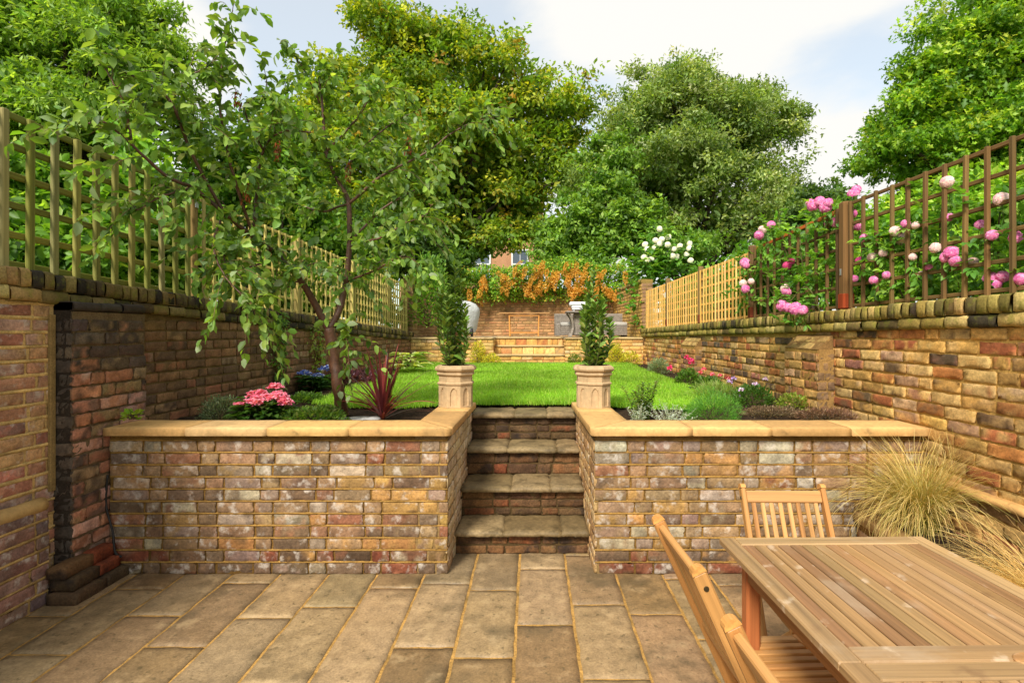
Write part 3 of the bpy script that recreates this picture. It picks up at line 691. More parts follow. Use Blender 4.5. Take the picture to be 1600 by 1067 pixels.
sloped_course(mb, ac, bc - ac, Lc, lambda u: lt3(u) + .074, .098, .072, PAL_CAPL, .007, .038, (130, 104, 60), colfn=capc)
mb.build('coping', [M['mossbrick'], M['mortar']], w)
# pier
PX, PY0, PY1 = -2.632, 3.13, 3.72
mb = MB()
def p_pal(u, z):
    n = len(u); c = pick([((176, 120, 90), 3), ((156, 104, 74), 3), ((138, 116, 80), 2), ((186, 146, 124), 2), ((116, 100, 84), 1)], n, .15); d = pick([((58, 52, 46), 3), ((80, 68, 58), 1)], n, .2)
    return np.where(((z > 1.30) | (rng.random(n) < .12))[:, None], d, c)
bricks(mb, (PX, PY0, 0), (0, 1, 0), (0, 0, 1), PY1 - PY0, 1.62, p_pal, blend=.1, bond='random', mcol=(112, 92, 66), res=(11, 6), rough=2.0, prot=.004, course=.079)
bricks(mb, (-2.78, PY0, 0), (1, 0, 0), (0, 0, 1), .146, 1.62, [((76, 66, 56), 3), ((104, 86, 70), 1.5)], bond='random', blen=.17, mcol=(86, 72, 54), res=(8, 6), rough=2.0, course=.079)
core(mb, (PX, PY0, 0), (0, 1, 0), PY1 - PY0, -.05, 1.63, .19, (1, 0, 0), srgb(60, 50, 40))
for k, (x, z, h) in enumerate(((-2.60, 1.63, .05),)):
    sloped_course(mb, (x - .02, PY0, 0), (0, 1, 0), PY1 - PY0, lambda u: 1.625 + 0 * u, .055, .2, [((52, 46, 42), 2), ((70, 60, 52), 1)], .01, .0, (50, 42, 34), depth=.15)
mb.build('pier', [M['brick'], M['mortar']], w)
mb = MB()
for k, (dx, y0, y1, z0, z1) in enumerate(((.075, 3.0, 3.40, 0, .068), (.045, 3.02, 3.36, .072, .138), (.01, 3.0, 3.37, .142, .212))):
    for j in range(2):
        ya = y0 + (y1 - y0) * j * .55; yb = y0 + (y1 - y0) * (.54 if j == 0 else 1)
        rough_slab(mb, (-2.66, ya, z0), (-2.60 + dx + .02, yb, z1), pick([((126, 62, 36), 2), ((104, 74, 46), 1), ((86, 66, 44), 1)], 1, .1)[0], 6, 8, .004, .006)
mb.build('footing', [M['sootbrick']], w)
# plinth and sloping ledge of the near panel
mb = MB()
bricks(mb, (-2.672, .3, 0), (0, 1, 0), (0, 0, 1), 2.72, .55, [((150, 108, 88), 2), ((122, 98, 84), 2), ((160, 128, 112), 2), ((86, 80, 82), 1.4), ((134, 84, 70), 1)], ribbon=(178, 144, 88), mcol=(168, 136, 84), res=(10, 6), rough=1.3, course=.079, joint=.016)
core(mb, (-2.672, .3, 0), (0, 1, 0), 2.72, -.05, .55, .12, (1, 0, 0), srgb(130, 104, 64))
mb.build('plinth', [M['brick_white'], M['mortar']], w)
mb = MB()
for k in range(3):
    tube(mb, [(-2.700, .32 + k * .9, .553), (-2.703, .32 + k * .9 + .45, .556), (-2.700, .32 + k * .9 + .893, .553)], [.042], 10, srgb(178, 142, 86), n=14, wob=.004)
mb.build('ledge', M['coping'], w)
# pointing strip where the near panel stops
mb = MB(); bar(mb, (-2.728, 3.105, .6), (-2.728, 3.105, 1.6), .035, .02, (1, 0, 0), srgb(150, 122, 74)); mb.build('mortar_strip', M['mortar'], w)
# loose cable down the pier corner
mb = MB(); tube(mb, [P(168, 742, 3.37), P(166, 790, 3.37), P(176, 830, 3.36), P(180, 862, 3.35), P(190, 870, 3.36)], [.006], 6, srgb(38, 34, 30), n=24, wob=.002)
tag(mb.build('cable', M['rubber'], origin=P(176, 830, 3.36)), 'thin black cable hanging in the corner of the sooty pier and the front wall', 'cable')

# --- far terrace: its yellow retaining wall, steps and walls ------------------
YT = 11.2
w = thing('terrace_wall', 'pale yellow brick wall of the raised far terrace either side of three wide steps', 'wall', (0, YT, LZ))
for x0, x1, x, s in ((-2.50, -.80, -.80, 1), (.67, 2.30, .67, -1)):
    mb = MB()
    bricks(mb, (x0, YT, LZ - .03), (1, 0, 0), (0, 0, 1), x1 - x0, TZ - LZ - .005, PAL_Y, bond='random', mcol=(170, 132, 72), res=(7, 5), course=.076)
    core(mb, (x0, YT, 0), (1, 0, 0), x1 - x0, LZ - .1, TZ - .035, .2, (0, -1, 0), srgb(160, 128, 76))
    O, U = ((x, YT, LZ - .03), (0, 1, 0)) if s > 0 else ((x, YT + .8, LZ - .03), (0, -1, 0))
    bricks(mb, O, U, (0, 0, 1), .8, TZ - LZ - .005, PAL_Y, bond='random', mcol=(160, 124, 68), res=(7, 5), course=.076)
    mb.build('wall_face', [M['brick'], M['mortar']], w)
for x0, x1 in ((-2.50, -.80), (.67, 2.30)):
    mb = MB()
    for k in range(3):
        d = (x1 - x0) / 3; rough_slab(mb, (x0 + k * d + .002, YT - .03, TZ - .034), (x0 + (k + 1) * d - .002, YT + .25, TZ), pick([((190, 160, 108), 1), ((176, 148, 100), 1)], 1, .05)[0], 10, 5, .002, .004)
    mb.build('coping', M['coping'], w)
s2 = thing('terrace_steps', 'three wide shallow yellow brick steps with thin stone treads up to the far terrace', 'steps', (-.06, YT + .3, LZ))
zz = LZ - .02
for k, z in enumerate((LZ + .185, LZ + .365, TZ)):
    y = YT + .02 + k * .30
    mb = MB(); bricks(mb, (-.795, y + .03, zz), (1, 0, 0), (0, 0, 1), 1.46, z - .03 - zz, PAL_Y, bond='random', mcol=(160, 124, 68), res=(7, 5), course=(z - .03 - zz) / 2)
    core(mb, (-.795, y + .03, zz), (1, 0, 0), 1.46, zz - .02, z - .03, .3, (0, -1, 0), srgb(150, 118, 70)); mb.build('riser', [M['brick'], M['mortar']], s2)
    mb = MB(); rough_slab(mb, (-.795, y, z - .03), (.665, y + (.34 if k < 2 else .1), z), srgb(186, 158, 108), 18, 6, .002, .004); mb.build('tread', M['coping'], s2)
mb = MB(); rough_slab(mb, (-.78, YT - .25, LZ - .01), (.65, YT + .06, LZ + .028), srgb(150, 132, 92), 18, 6, .002, .004); mb.build('tread', M['coping'], s2)
kind(mb_terr.build('terrace_floor', M['paving']), 'structure')
w = thing('end_wall', 'brown brick wall closing the far end of the garden under the orange flowering creeper', 'wall', (0, 14.9, TZ))
mb = MB(); bricks(mb, (-2.9, 14.9, TZ - .05), (1, 0, 0), (0, 0, 1), 5.6, 1.25, PAL_END, bond='random', mcol=(150, 122, 78), res=(6, 5), course=.075)
core(mb, (-2.9, 14.9, 0), (1, 0, 0), 5.6, 0, TZ + 1.2, .22, (0, -1, 0), srgb(130, 104, 66)); mb.build('wall_face', [M['brick'], M['mortar']], w)
mb = MB(); sloped_course(mb, (-2.9, 14.9, 0), (1, 0, 0), 5.6, lambda u: TZ + 1.2 + 0 * u, .1, .075, PAL_CAPL, .006, .02, (120, 98, 60)); mb.build('coping', [M['mossbrick'], M['mortar']], w)
for nm, fn, s, lab in (('terrace_side_wall', xr, -1, 'taller yellow lichen-stained brick wall on the right of the far terrace behind the wicker sofa'), ('terrace_side_wall', xl, 1, 'taller pale brown brick wall on the left of the far terrace behind the covered barbecue')):
    a = np.array([float(fn(11.3)), 11.35, 0.]); b = np.array([float(fn(14.9)) + (0 if s < 0 else .0), 14.88, 0.])
    O, U = (a, b - a) if s > 0 else (b, a - b)
    L = np.linalg.norm(b - a); mb = MB(); pal = [((206, 164, 76), 3), ((190, 150, 84), 3), ((170, 130, 80), 2), ((140, 112, 74), 1)] if s < 0 else [((190, 156, 112), 3), ((176, 138, 96), 2), ((160, 124, 88), 2)]
    O2 = O + np.array([0, 0, LZ])
    bricks(mb, O2, U, (0, 0, 1), L, 2.52 - LZ, pal, bond='random', mcol=(172, 138, 84), res=(6, 5))
    core(mb, O, U, L, 0, 2.52, .23, (s, 0, 0), srgb(150, 120, 72))
    xe = a[0]; e0, e1 = (xe, xe + .23) if s < 0 else (xe - .23, xe)
    bricks(mb, (e0, 11.35, LZ), (1, 0, 0), (0, 0, 1), e1 - e0, 2.52 - LZ, [((150, 112, 80), 2), ((126, 96, 70), 2)], bond='random', mcol=(140, 112, 70), res=(6, 5))
    o = mb.build(nm, [M['brick'], M['mortar']], origin=(float(a[0]), 13, TZ)); tag(o, lab, 'wall')
    mb = MB(); sloped_course(mb, O, U, L, lambda u: 2.52 + 0 * u, .075, .075, PAL_CAPR, .006, .02, (150, 122, 64)); mb.build('coping', [M['mossbrick'], M['mortar']], o)

# --- raised planter on the right, beside the table ----------------------------
w = thing('planter', 'narrow raised planter with stone edge under the right wall holding two feathery grasses', 'planter', (2.1, 2.2, 0))
e0, e1 = np.array([2.0, 3.38, 0.]), np.array([1.74, .9, 0.])
mb = MB(); bricks(mb, e0, e1 - e0, (0, 0, 1), np.linalg.norm(e1 - e0), .345, PAL_RET, mcol=(140, 108, 60), res=(8, 6), rough=1.4)
core(mb, e0, e1 - e0, np.linalg.norm(e1 - e0), -.04, .345, .1, nrm(np.cross(e1 - e0, (0, 0, 1))), srgb(120, 96, 58)); mb.build('wall_face', [M['brick'], M['mortar']], w)
mb = MB(); U = nrm(e1 - e0); Nn = np.cross(U, (0, 0, 1)); L = np.linalg.norm(e1 - e0); A_ = e0 + Nn * .02; B_ = e0 - Nn * .10
for k in range(4):
    q = [A_ + U * (L / 4 * k + .002), A_ + U * (L / 4 * (k + 1) - .002), B_ + U * (L / 4 * (k + 1) - .002), B_ + U * (L / 4 * k + .002)]
    coping_piece(mb, [x[:2] for x in q], .346, .400, pick([((170, 136, 84), 1), ((156, 124, 76), 1)], 1, .06)[0], .003)
mb.build('coping', M['coping'], w)
mb = MB(); n1, n2 = 30, 90
gx, gy = np.meshgrid(np.linspace(0, 1, n1), np.linspace(.9, 3.38, n2), indexing='ij'); xa = 2.0 - (3.38 - gy) * .105 + .08
p = np.stack([xa + (2.40 - xa) * gx, gy, np.full_like(gx, .37)], -1); p[..., 2] += vnoise(p, 20) * .012 + vnoise(p, 60) * .008
idx = np.arange(n1 * n2).reshape(n1, n2); mb.add(p.reshape(-1, 3), [np.stack([idx[:-1, :-1], idx[1:, :-1], idx[1:, 1:], idx[:-1, 1:]], -1).reshape(-1, 4)], srgb(52, 40, 28)); mb.build('soil', M['soil'], w)

# --- trellises -----------------------------------------------------------------
def trellis_panel(par, fx, Y0, Y1, zb, zt, spY, spZ, w1, d1, w2, d2, cv, ch, side, frame=True, topcol=None, jit=.09, name='lattice_panel'):
    """upright laths nearer the viewer's side, level laths behind; follows the wall line fx(Y)"""
    mb = MB(); n = max(2, int(round((Y1 - Y0) / spY)))
    ys = np.linspace(Y0, Y1, n + 1)
    for y in ys:
        x = fx(y); z0, z1 = zb(y), zt(y)
        bar(mb, (x, y + rng.normal(0, .002), z0), (x + rng.normal(0, .004), y + rng.normal(0, .003), z1), d1, w1, (0, 1, 0), pick(cv, 1, jit)[0])
    m = max(2, int(round((float(zt(Y0)) - float(zb(Y0))) / spZ)))
    for k in range(m + 1):
        t = k / m; c = pick(ch, 1, jit)[0]
        if k == m and topcol is not None: c = srgb(topcol)
        t = .03 + .955 * t if k < m else .985
        pts = [(fx(y) + side * (d1 + d2) * .52, y, zb(y) + (zt(y) - zb(y)) * t) for y in (Y0 - .01, Y1 + .01)]
        bar(mb, pts[0], pts[1], w2 if not (k == m and topcol) else w2 * 1.3, d2, (1, 0, 0), c)
    return mb.build(name, M['trellis'], par)
def tpost(par, x, y, z0, z1, s, col, foot=None):
    mb = MB(); bar(mb, (x, y, z0), (x, y, z1), s, s, (0, 1, 0), srgb(col))
    if foot: bar(mb, (x, y, z0 + .001), (x, y, z0 + .13), s + .008, s + .008, (0, 1, 0), srgb(foot))
    return mb.build('post', M['trellis'], par)
G1 = [((138, 132, 64), 3), ((124, 122, 52), 2), ((148, 136, 84), 1.2)]
G2 = [((126, 124, 50), 3), ((114, 114, 46), 2)]
G3 = [((196, 176, 100), 3), ((182, 164, 88), 2)]
fxl = lambda y: -2.81 + .029 * (y - 3)
zbl = lambda y: zl(y) + .006
ztl = lambda y: 2.69 - .024 * (y - 2.9)
t = thing('trellis_fence', 'weathered green-tinged wooden trellis with thick laths on the sooty left wall', 'trellis', (-2.8, 3, 1.85))
trellis_panel(t, fxl, .95, 2.62, zbl, ztl, .145, .165, .040, .026, .036, .020, G1, G2, -1)
trellis_panel(t, fxl, 2.763, 4.40, zbl, ztl, .144, .165, .040, .026, .036, .020, G1, G2, -1)
tpost(t, fxl(2.69) - .05, 2.69, float(zbl(2.7)), 2.72, .06, (140, 118, 56))
o = tpost(t, fxl(4.50) - .03, 4.50, float(zbl(4.5)), 2.70, .065, (128, 104, 56))
mb = MB(); bar(mb, (fxl(4.5) + .008, 4.50, 2.52), (fxl(4.5) + .008, 4.50, 2.60), .04, .006, (1, 0, 0), srgb(170, 170, 165)); mb.build('bracket', M['metal'], o)
t = thing('trellis_fence', 'paler straw-coloured trellis with fine laths further along the left wall beyond the plum tree', 'trellis', (-2.7, 8, 1.65))
for y0, y1 in ((4.60, 6.32), (6.42, 8.10), (8.20, 9.85), (9.95, 11.2)):
    trellis_panel(t, fxl, y0, y1, zbl, lambda y: ztl(y) - .03, .143, .15, .030, .02, .026, .018, G3, G3, -1)
for y in (6.37, 8.15, 9.90): tpost(t, fxl(y) - .03, y, float(zbl(y)), float(ztl(y)), .06, (170, 150, 88))
fxr = lambda y: float(xr(y)) + .075
zbr = lambda y: zr(y) + .006
D1 = [((112, 84, 46), 3), ((98, 72, 42), 2), ((126, 98, 54), 1)]
t = thing('trellis_fence', 'dark brown open trellis of thin laths on the right wall nearest the dining table', 'trellis', (2.52, 3, 1.7))
trellis_panel(t, fxr, .9, 2.58, zbr, lambda y: 2.52, .155, .168, .026, .022, .024, .02, D1, D1, 1)
trellis_panel(t, fxr, 2.70, 4.26, zbr, lambda y: 2.52, .155, .168, .026, .022, .024, .02, D1, D1, 1)
tpost(t, fxr(2.64) + .03, 2.64, float(zbr(2.64)), 2.54, .06, (104, 78, 46))
t = thing('trellis_fence', 'brown trellis with orange stained top rail behind pink roses beyond the thick post', 'trellis', (2.5, 5, 1.68))
o = tpost(t, fxr(4.34) + .01, 4.34, float(zbr(4.34)), 2.53, .085, (122, 88, 48), (150, 62, 26))
mb = MB(); bar(mb, (fxr(4.34) - .036, 4.34, 1.95), (fxr(4.34) - .036, 4.34, 2.0), .018, .006, (1, 0, 0), srgb(190, 190, 185)); mb.build('bracket', M['metal'], o)
trellis_panel(t, fxr, 4.44, 6.02, zbr, lambda y: 2.50 - .045 * (y - 4.4), .155, .168, .026, .022, .024, .02, D1, D1, 1, topcol=(200, 104, 44))
tpost(t, fxr(6.10) + .01, 6.10, float(zbr(6.1)), 2.46, .075, (112, 84, 52), (120, 54, 30))
L1 = [((226, 178, 96), 3), ((216, 166, 84), 2), ((232, 188, 112), 1)]
t = thing('trellis_fence', 'new pale golden trellis in three square-mesh panels at the far end of the right wall', 'trellis', (2.4, 8.5, 1.6))
for y0, y1 in ((6.18, 7.83), (7.95, 9.60), (9.72, 11.25)):
    trellis_panel(t, fxr, y0, y1, zbr, lambda y: 2.40 - .012 * (y - 6), .118, .118, .028, .018, .028, .018, L1, L1, 1)
for y in (7.89, 9.66): tpost(t, fxr(y) + .02, y, float(zbr(y)), 2.44, .07, (132, 104, 64), (128, 66, 40))

# ================================================================== FURNITURE
WOODC = [((196, 142, 84), 3), ((184, 128, 74), 3), ((206, 156, 98), 2), ((170, 112, 64), 1.2)]
CHC = [((190, 138, 78), 3), ((176, 122, 66), 3), ((198, 148, 90), 1.5)]
# --- extending table ---------------------------------------------------------
ta = radians(1.2); tx, ty, th = 1.062, 1.240, .76
table = thing('dining_table', 'slatted hardwood garden dining table with wet patches and an oval parasol hole cover', 'table', (tx, ty, 0), rz=ta)
table['_w'] = [0.0, 0.0, 0.0]
TW, TL = .372, .745
for s in (1, -1):
    mb = MB(); y0, y1 = (.0015, TL) if s > 0 else (-TL, -.0015); t2 = th - .012; c = lambda: pick([((160, 126, 84), 3), ((150, 117, 76), 2), ((168, 135, 92), 1)], 1, .05)[0]
    bar(mb, (-TW + .028, y0, t2), (-TW + .028, y1, t2), .056, .024, col=c()); bar(mb, (TW - .028, y0, t2), (TW - .028, y1, t2), .056, .024, col=c())
    for ya in (y0 + .031, y1 - .031): bar(mb, (-TW + .0565, ya, t2), (TW - .0565, ya, t2), .062, .0245, col=c())
    n = 15; wv = (2 * TW - .113) / n
    for k in range(n):
        x = -TW + .0565 + wv * (k + .5)
        bar(mb, (x, y0 + .0625, t2 - .001), (x, y1 - .0625, t2 - .001), wv - .0045, .020, col=pick([((160, 122, 78), 3), ((150, 111, 72), 2), ((168, 130, 84), 3), ((140, 102, 66), 1.2), ((162, 126, 84), 2)], 1, .05)[0], ch=.0022)
    mb.build('tabletop', M['tablewood'], table)
mb = MB(); an = np.linspace(0, 2 * pi, 28, endpoint=False)
for r_, z_, cc in ((1.0, th + .0012, srgb(96, 66, 40)),): pass
ov = [(0.07 + .036 * cos(a_), .0 + .024 * sin(a_), th + .003) for a_ in an]; ov2 = [(0.07 + .039 * cos(a_), .027 * sin(a_), th + .0005) for a_ in an]; ov3 = [(x, y, z - .01) for x, y, z in ov2]
i = np.arange(28); j = (i + 1) % 28
mb.add(ov + ov2 + ov3, [i, np.stack([i + 28, j + 28, j, i], -1), np.stack([i + 56, j + 56, j + 28, i + 28], -1)], srgb(170, 124, 76), smooth=False)
mb.build('parasol_hole_cover', M['tablewood'], table)
mb = MB()
for s in (-1, 1):
    bar(mb, (s * (TW - .06), -TL + .08, th - .065), (s * (TW - .06), TL - .08, th - .065), .022, .075, col=srgb(168, 112, 62)); bar(mb, (-TW + .072, s * (TL - .10), th - .065), (TW - .072, s * (TL - .10), th - .065), .022, .075, col=srgb(168, 112, 62))
mb.build('apron', M['wood'], table)
for sx in (-1, 1):
    for sy in (-1, 1):
        mb = MB(); bar(mb, (sx * (TW - .07), sy * (TL - .11), 0), (sx * (TW - .07), sy * (TL - .11), th - .028), .05, .05, (0, 1, 0), srgb(176, 104, 58)); mb.build('leg', M['wood'], table)

# --- folding chairs ------------------------------------------------------------
def make_chair(label):
    t = thing('folding_chair', label, 'chair', (0, 0, 0), 'slatted folding chairs round the dining table'); HW = .205
    def post_pt(z): return -.27 + .455 * (.85 - z)
    for s in (-1, 1):                                              # long rear posts run down to the front feet
        mb = MB(); x = s * HW
        bar(mb, (x, post_pt(.84), .84), (x, post_pt(0.0), 0.0), .024, .042, (0, 1, .5), pick(CHC, 1, .06)[0], .005)
        p = np.array([x, post_pt(.84), .84]); dv = nrm(np.array([0, -.455, 1.0])); fw = nrm(np.array([0, 1.0, .455]))
        an = np.linspace(0, pi, 9); V = []                         # rounded post head
        for sx in (-.0125, .0125): V += [p + np.array([sx, 0, 0]) + fw * (.0215 * cos(a_)) + dv * (.0215 * sin(a_)) for a_ in an]
        k = np.arange(8); mb.add(V, [np.arange(9), np.arange(9, 18)[::-1], np.stack([k, k + 1, k + 10, k + 9], -1)], srgb(206, 146, 78), smooth=False)
        pm = mb.build('leg', M['wood'], t)
        for z in (.80, .46):
            mb = MB()
            q = np.array([x + s * .0125, post_pt(z), z])
            V = [q + np.array([s * .0025, .007 * cos(a_), .007 * sin(a_)]) for a_ in np.linspace(0, 2 * pi, 10, endpoint=False)] + [q + np.array([0, .008 * cos(a_), .008 * sin(a_)]) for a_ in np.linspace(0, 2 * pi, 10, endpoint=False)]
            k = np.arange(10); mb.add(V, [k, np.stack([k, (k + 1) % 10, (k + 1) % 10 + 10, k + 10], -1)], srgb(96, 84, 60), smooth=False)
            mb.build('screw', M['metal'], pm)
        mb = MB(); bar(mb, (s * (HW - .032), .20, .405), (s * (HW - .032), -.30, 0.0), .022, .040, (0, 1, .8), pick(CHC, 1, .06)[0], .005); mb.build('leg', M['wood'], t)
    dv = nrm(np.array([0, -.455, 1.0])); fw = nrm(np.array([0, 1.0, .455]))
    mb = MB()
    for z, h, nm in ((.805, .055, 'top_rail'), (.475, .045, 'lower_rail')):
        mb = MB(); bar(mb, (-HW + .013, post_pt(z), z), (HW - .013, post_pt(z), z), .022, h, dv, pick(CHC, 1, .05)[0], .004)
        mb.build(nm, M['wood'], t)
    mb = MB()
    for k in range(8):
        x = -HW + .013 + (2 * HW - .026) * (k + .75) / 8.5
        bar(mb, (x, post_pt(.785), .785), (x, post_pt(.49), .49), .022, .012, fw, pick(CHC, 1, .07)[0], .003)
    mb.build('back_slats', M['wood'], t)
    mb = MB(); z = .43; x = HW - .036
    for s in (-1, 1): bar(mb, (s * x, -.06, z), (s * x, .235, z), .034, .024, col=pick(CHC, 1, .06)[0])
    for y in (-.05,): bar(mb, (-x + .0175, y, z), (x - .0175, y, z), .03, .023, col=pick(CHC, 1, .05)[0])
    pts = spline([(-x - .022, .222, z + .001), (-x * .5, .250, z + .001), (0, .258, z + .001), (x * .5, .250, z + .001), (x + .022, .222, z + .001)], 9)
    for q in range(8): bar(mb, pts[q], pts[q + 1] + (pts[q + 1] - pts[q]) * .06, .05, .026, col=srgb(200, 140, 74), ch=.002)
    mb.build('seat_frame', M['wood'], t)
    mb = MB()
    for k in range(8):
        xx = -x + .018 + (2 * x - .036) * (k + .5) / 8
        bar(mb, (xx, -.033, z + .002), (xx, .226, z + .002), .026, .014, col=pick(CHC, 1, .08)[0], ch=.003)
    mb.build('seat_slats', M['wood'], t)
    for y, z in ((.095, .16), (-.17, .12)): mb = MB(); bar(mb, (-HW + .04, y, z), (HW - .04, y, z), .02, .03, col=pick(CHC, 1, .05)[0]); mb.build('stretcher', M['wood'], t)
    return t
def dup(o, par=None):
    c = o.copy(); C.objects.link(c)
    if par is not None: c.parent = par
    for ch in [x for x in S.objects if x.parent == o]: dup(ch, c)
    return c
ch1 = make_chair('folding chair on the table\'s left long side with its whole backrest in view')
ch1.location = (.715, 1.725, 0); ch1.rotation_euler = (0, 0, -pi / 2 + radians(2.2))
ch2 = dup(ch1); ch2.location = (.725, 1.045, 0); ch2.rotation_euler = (0, 0, -pi / 2 + radians(2.8))
ch2['label'] = 'folding chair on the table\'s left long side nearest the viewer, cut off by the frame'
ch3 = dup(ch1); ch3.location = (1.112, 2.20, 0); ch3.rotation_euler = (0, 0, pi - .02); ch3.scale = (.86, .95, .955)
ch3['label'] = 'slatted folding chair at the far end of the table, its slatted back facing the viewer'

# --- octagonal pots --------------------------------------------------------------
def make_pot(label, x, y):
    t = thing('chimney_pot_planter', label, 'plant pot', (x, y, .9205)); mb = MB()
    R = .137; ang = pi / 8; c0 = srgb(188, 158, 118)
    def oc(r, z, n=8): return [(r * cos(ang + k * pi / 4), r * sin(ang + k * pi / 4), z) for k in range(8)]
    z1 = .172
    for k in range(8):                                            # eight faces, each with a sunk pointed arch
        a0, a1 = ang + k * pi / 4, ang + (k + 1) * pi / 4
        p0 = np.array([R * cos(a0), R * sin(a0), 0]); p1 = np.array([R * cos(a1), R * sin(a1), 0]); e = p1 - p0; w = np.linalg.norm(e); u = e / w; nn = np.array([u[1], -u[0], 0])
        aw = w * .25; base = .012; spr = .095; top = .150
        arch = [(-aw, base), (-aw, .05), (-aw, spr)] + [(-aw + aw * (1 - cos(q * pi / 2)) * 1.0, spr + (top - spr) * sin(q * pi / 2)) for q in (.3, .6, .85)] + [(0, top)]
        arch = arch + [(-a_, b_) for a_, b_ in arch[::-1][1:]]; m = len(arch)
        outer = []
        for a_, b_ in arch:
            if b_ <= spr + 1e-6: outer.append((-w / 2 if a_ < 0 else w / 2, 0 if b_ == base else (b_ if b_ != spr else spr)))
            else:
                tq = a_ / aw; outer.append((tq * w / 2 if abs(tq) > .05 else 0, z1))
        outer[3] = (-w / 2, z1); outer[-4] = (w / 2, z1)
        f3 = lambda a_, b_, d_: (p0 + p1) / 2 + u * a_ + nn * d_ + np.array([0, 0, b_])
        V = [f3(a_, b_, 0) for a_, b_ in outer] + [f3(a_, b_, 0) for a_, b_ in arch] + [f3(a_ * .86, base + (b_ - base) * .97 + .002, -.009) for a_, b_ in arch]
        i = np.arange(m - 1); fs = [np.stack([i, i + 1, i + 1 + m, i + m], -1), np.stack([i + m, i + m + 1, i + 1 + 2 * m, i + 2 * m], -1), np.arange(2 * m, 3 * m), np.array([[0, m, 2 * m - 1, m - 1]]), np.array([[m, 2 * m, 3 * m - 1, 2 * m - 1]])]
        mb.add(np.array(V) + np.array(t.location), fs, c0 * rng.uniform(.95, 1.05), smooth=False)
    prof = [(R, .172), (R + .008, .176), (R + .010, .186), (R + .004, .193), (R - .002, .196), (R - .002, .238), (R + .006, .244), (R + .014, .252), (R + .014, .262), (R + .008, .268), (R + .012, .276), (R + .026, .284), (R + .030, .296), (R + .022, .312), (R + .004, .322), (R - .02, .322), (R - .024, .29)]
    V = np.concatenate([np.array(oc(r / cos(pi / 8) * .93 if r > R + 1e-3 else r, z)) for r, z in prof]); V += vnoise(V + x, 20)[:, None] * .0012
    i = np.arange(len(prof) - 1)[:, None] * 8; j = np.arange(8)[None]; j2 = (j + 1) % 8
    mb.add(V + np.array(t.location), [np.stack([i + j, i + j2, i + 8 + j2, i + 8 + j], -1).reshape(-1, 4)], c0, smooth=False)
    mb.build('pot_body', M['pot'], t)
    mb = MB(); q = np.array(oc(R - .018, .295)) + np.array(t.location); mb.add(q, [np.arange(8)], srgb(58, 44, 30)); mb.build('soil', M['soil'], t)
    return t
PL = (-.602, 4.30); PR = (.475, 4.28)
make_pot('octagonal stone-coloured chimney pot planter with gothic arch panels on the left of the steps', *PL)
make_pot('octagonal stone-coloured chimney pot planter with gothic arch panels on the right of the steps', *PR)

# --- things on the far terrace ------------------------------------------------------
def at(px, Y, z): return np.array([(px - VX) * Y / F, Y, z])
b = thing('covered_barbecue', 'kettle barbecue under a pale grey fabric cover at the back left of the far terrace', 'barbecue', at(722, 12.4, TZ))
mb = MB(); n = 22; prof = [(.27, .10), (.30, .16), (.33, .35), (.36, .55), (.35, .64), (.28, .74), (.16, .80), (.04, .82)]; V = []
for r, z in prof:
    for k in range(n):
        a_ = 2 * pi * k / n; rr = r * (1 + .06 * sin(5 * a_ + 3 * z) + .04 * sin(9 * a_)) * (1.0 if cos(a_) < .3 else 1.06); V.append(np.array(b.location) + np.array([rr * cos(a_), rr * sin(a_) * .8, z + .02 * sin(3 * a_) * (z < .2)]))
i = np.arange(len(prof) - 1)[:, None] * n; j = np.arange(n)[None]; j2 = (j + 1) % n
mb.add(V, [np.stack([i + j, i + j2, i + n + j2, i + n + j], -1).reshape(-1, 4), np.arange((len(prof) - 1) * n, len(prof) * n)], srgb(188, 188, 184)); mb.build('cover', M['fabric'], b)
for s in (-1, 1):
    mb = MB(); c = np.array(b.location) + np.array([s * .24, -.14, .10])
    an = np.arange(16) * 2 * pi / 16; V = []
    for x_, r_ in ((-.025, .08), (-.02, .095), (.02, .095), (.025, .08)): V += [c + np.array([x_, r_ * cos(a_), r_ * sin(a_)]) for a_ in an]
    i = np.arange(3)[:, None] * 16; j = np.arange(16)[None]; j2 = (j + 1) % 16
    mb.add(V, [np.stack([i + j, i + j2, i + 16 + j2, i + 16 + j], -1).reshape(-1, 4), np.arange(16), np.arange(48, 64)], srgb(30, 28, 28)); mb.build('wheel', M['rubber'], b)
for s in (-1, 1): mb = MB(); bar(mb, np.array(b.location) + np.array([s * .2, .12, .0]), np.array(b.location) + np.array([s * .16, .08, .2]), .025, .025, (0, 1, 0), srgb(40, 40, 42)); mb.build('leg', M['metal'], b)

b = thing('folding_table', 'slim orange-brown wooden folding table against the far end wall', 'table', at(819, 13.4, TZ)); bl = np.array(b.location); z = .565
mb = MB()
for k in range(6): bar(mb, bl + np.array([-.60, -.16 + k * .064, z]), bl + np.array([.62, -.16 + k * .064, z]), .055, .02, col=pick(CHC, 1, .08)[0])
mb.build('tabletop', M['wood'], b)
for s in (-1, 1):
    for q in (-1, 1): mb = MB(); bar(mb, bl + np.array([s * .345, q * .14, 0]), bl + np.array([s * .36, q * .12, z - .012]), .032, .032, (0, 1, 0), srgb(206, 140, 64)); mb.build('leg', M['wood'], b)
for zz, q in ((.09, -.135), (z - .06, -.13), (.09, .135), (z - .06, .13)): mb = MB(); bar(mb, bl + np.array([-.36, q, zz]), bl + np.array([.36, q, zz]), .022, .034, col=srgb(200, 136, 66)); mb.build('stretcher', M['wood'], b)

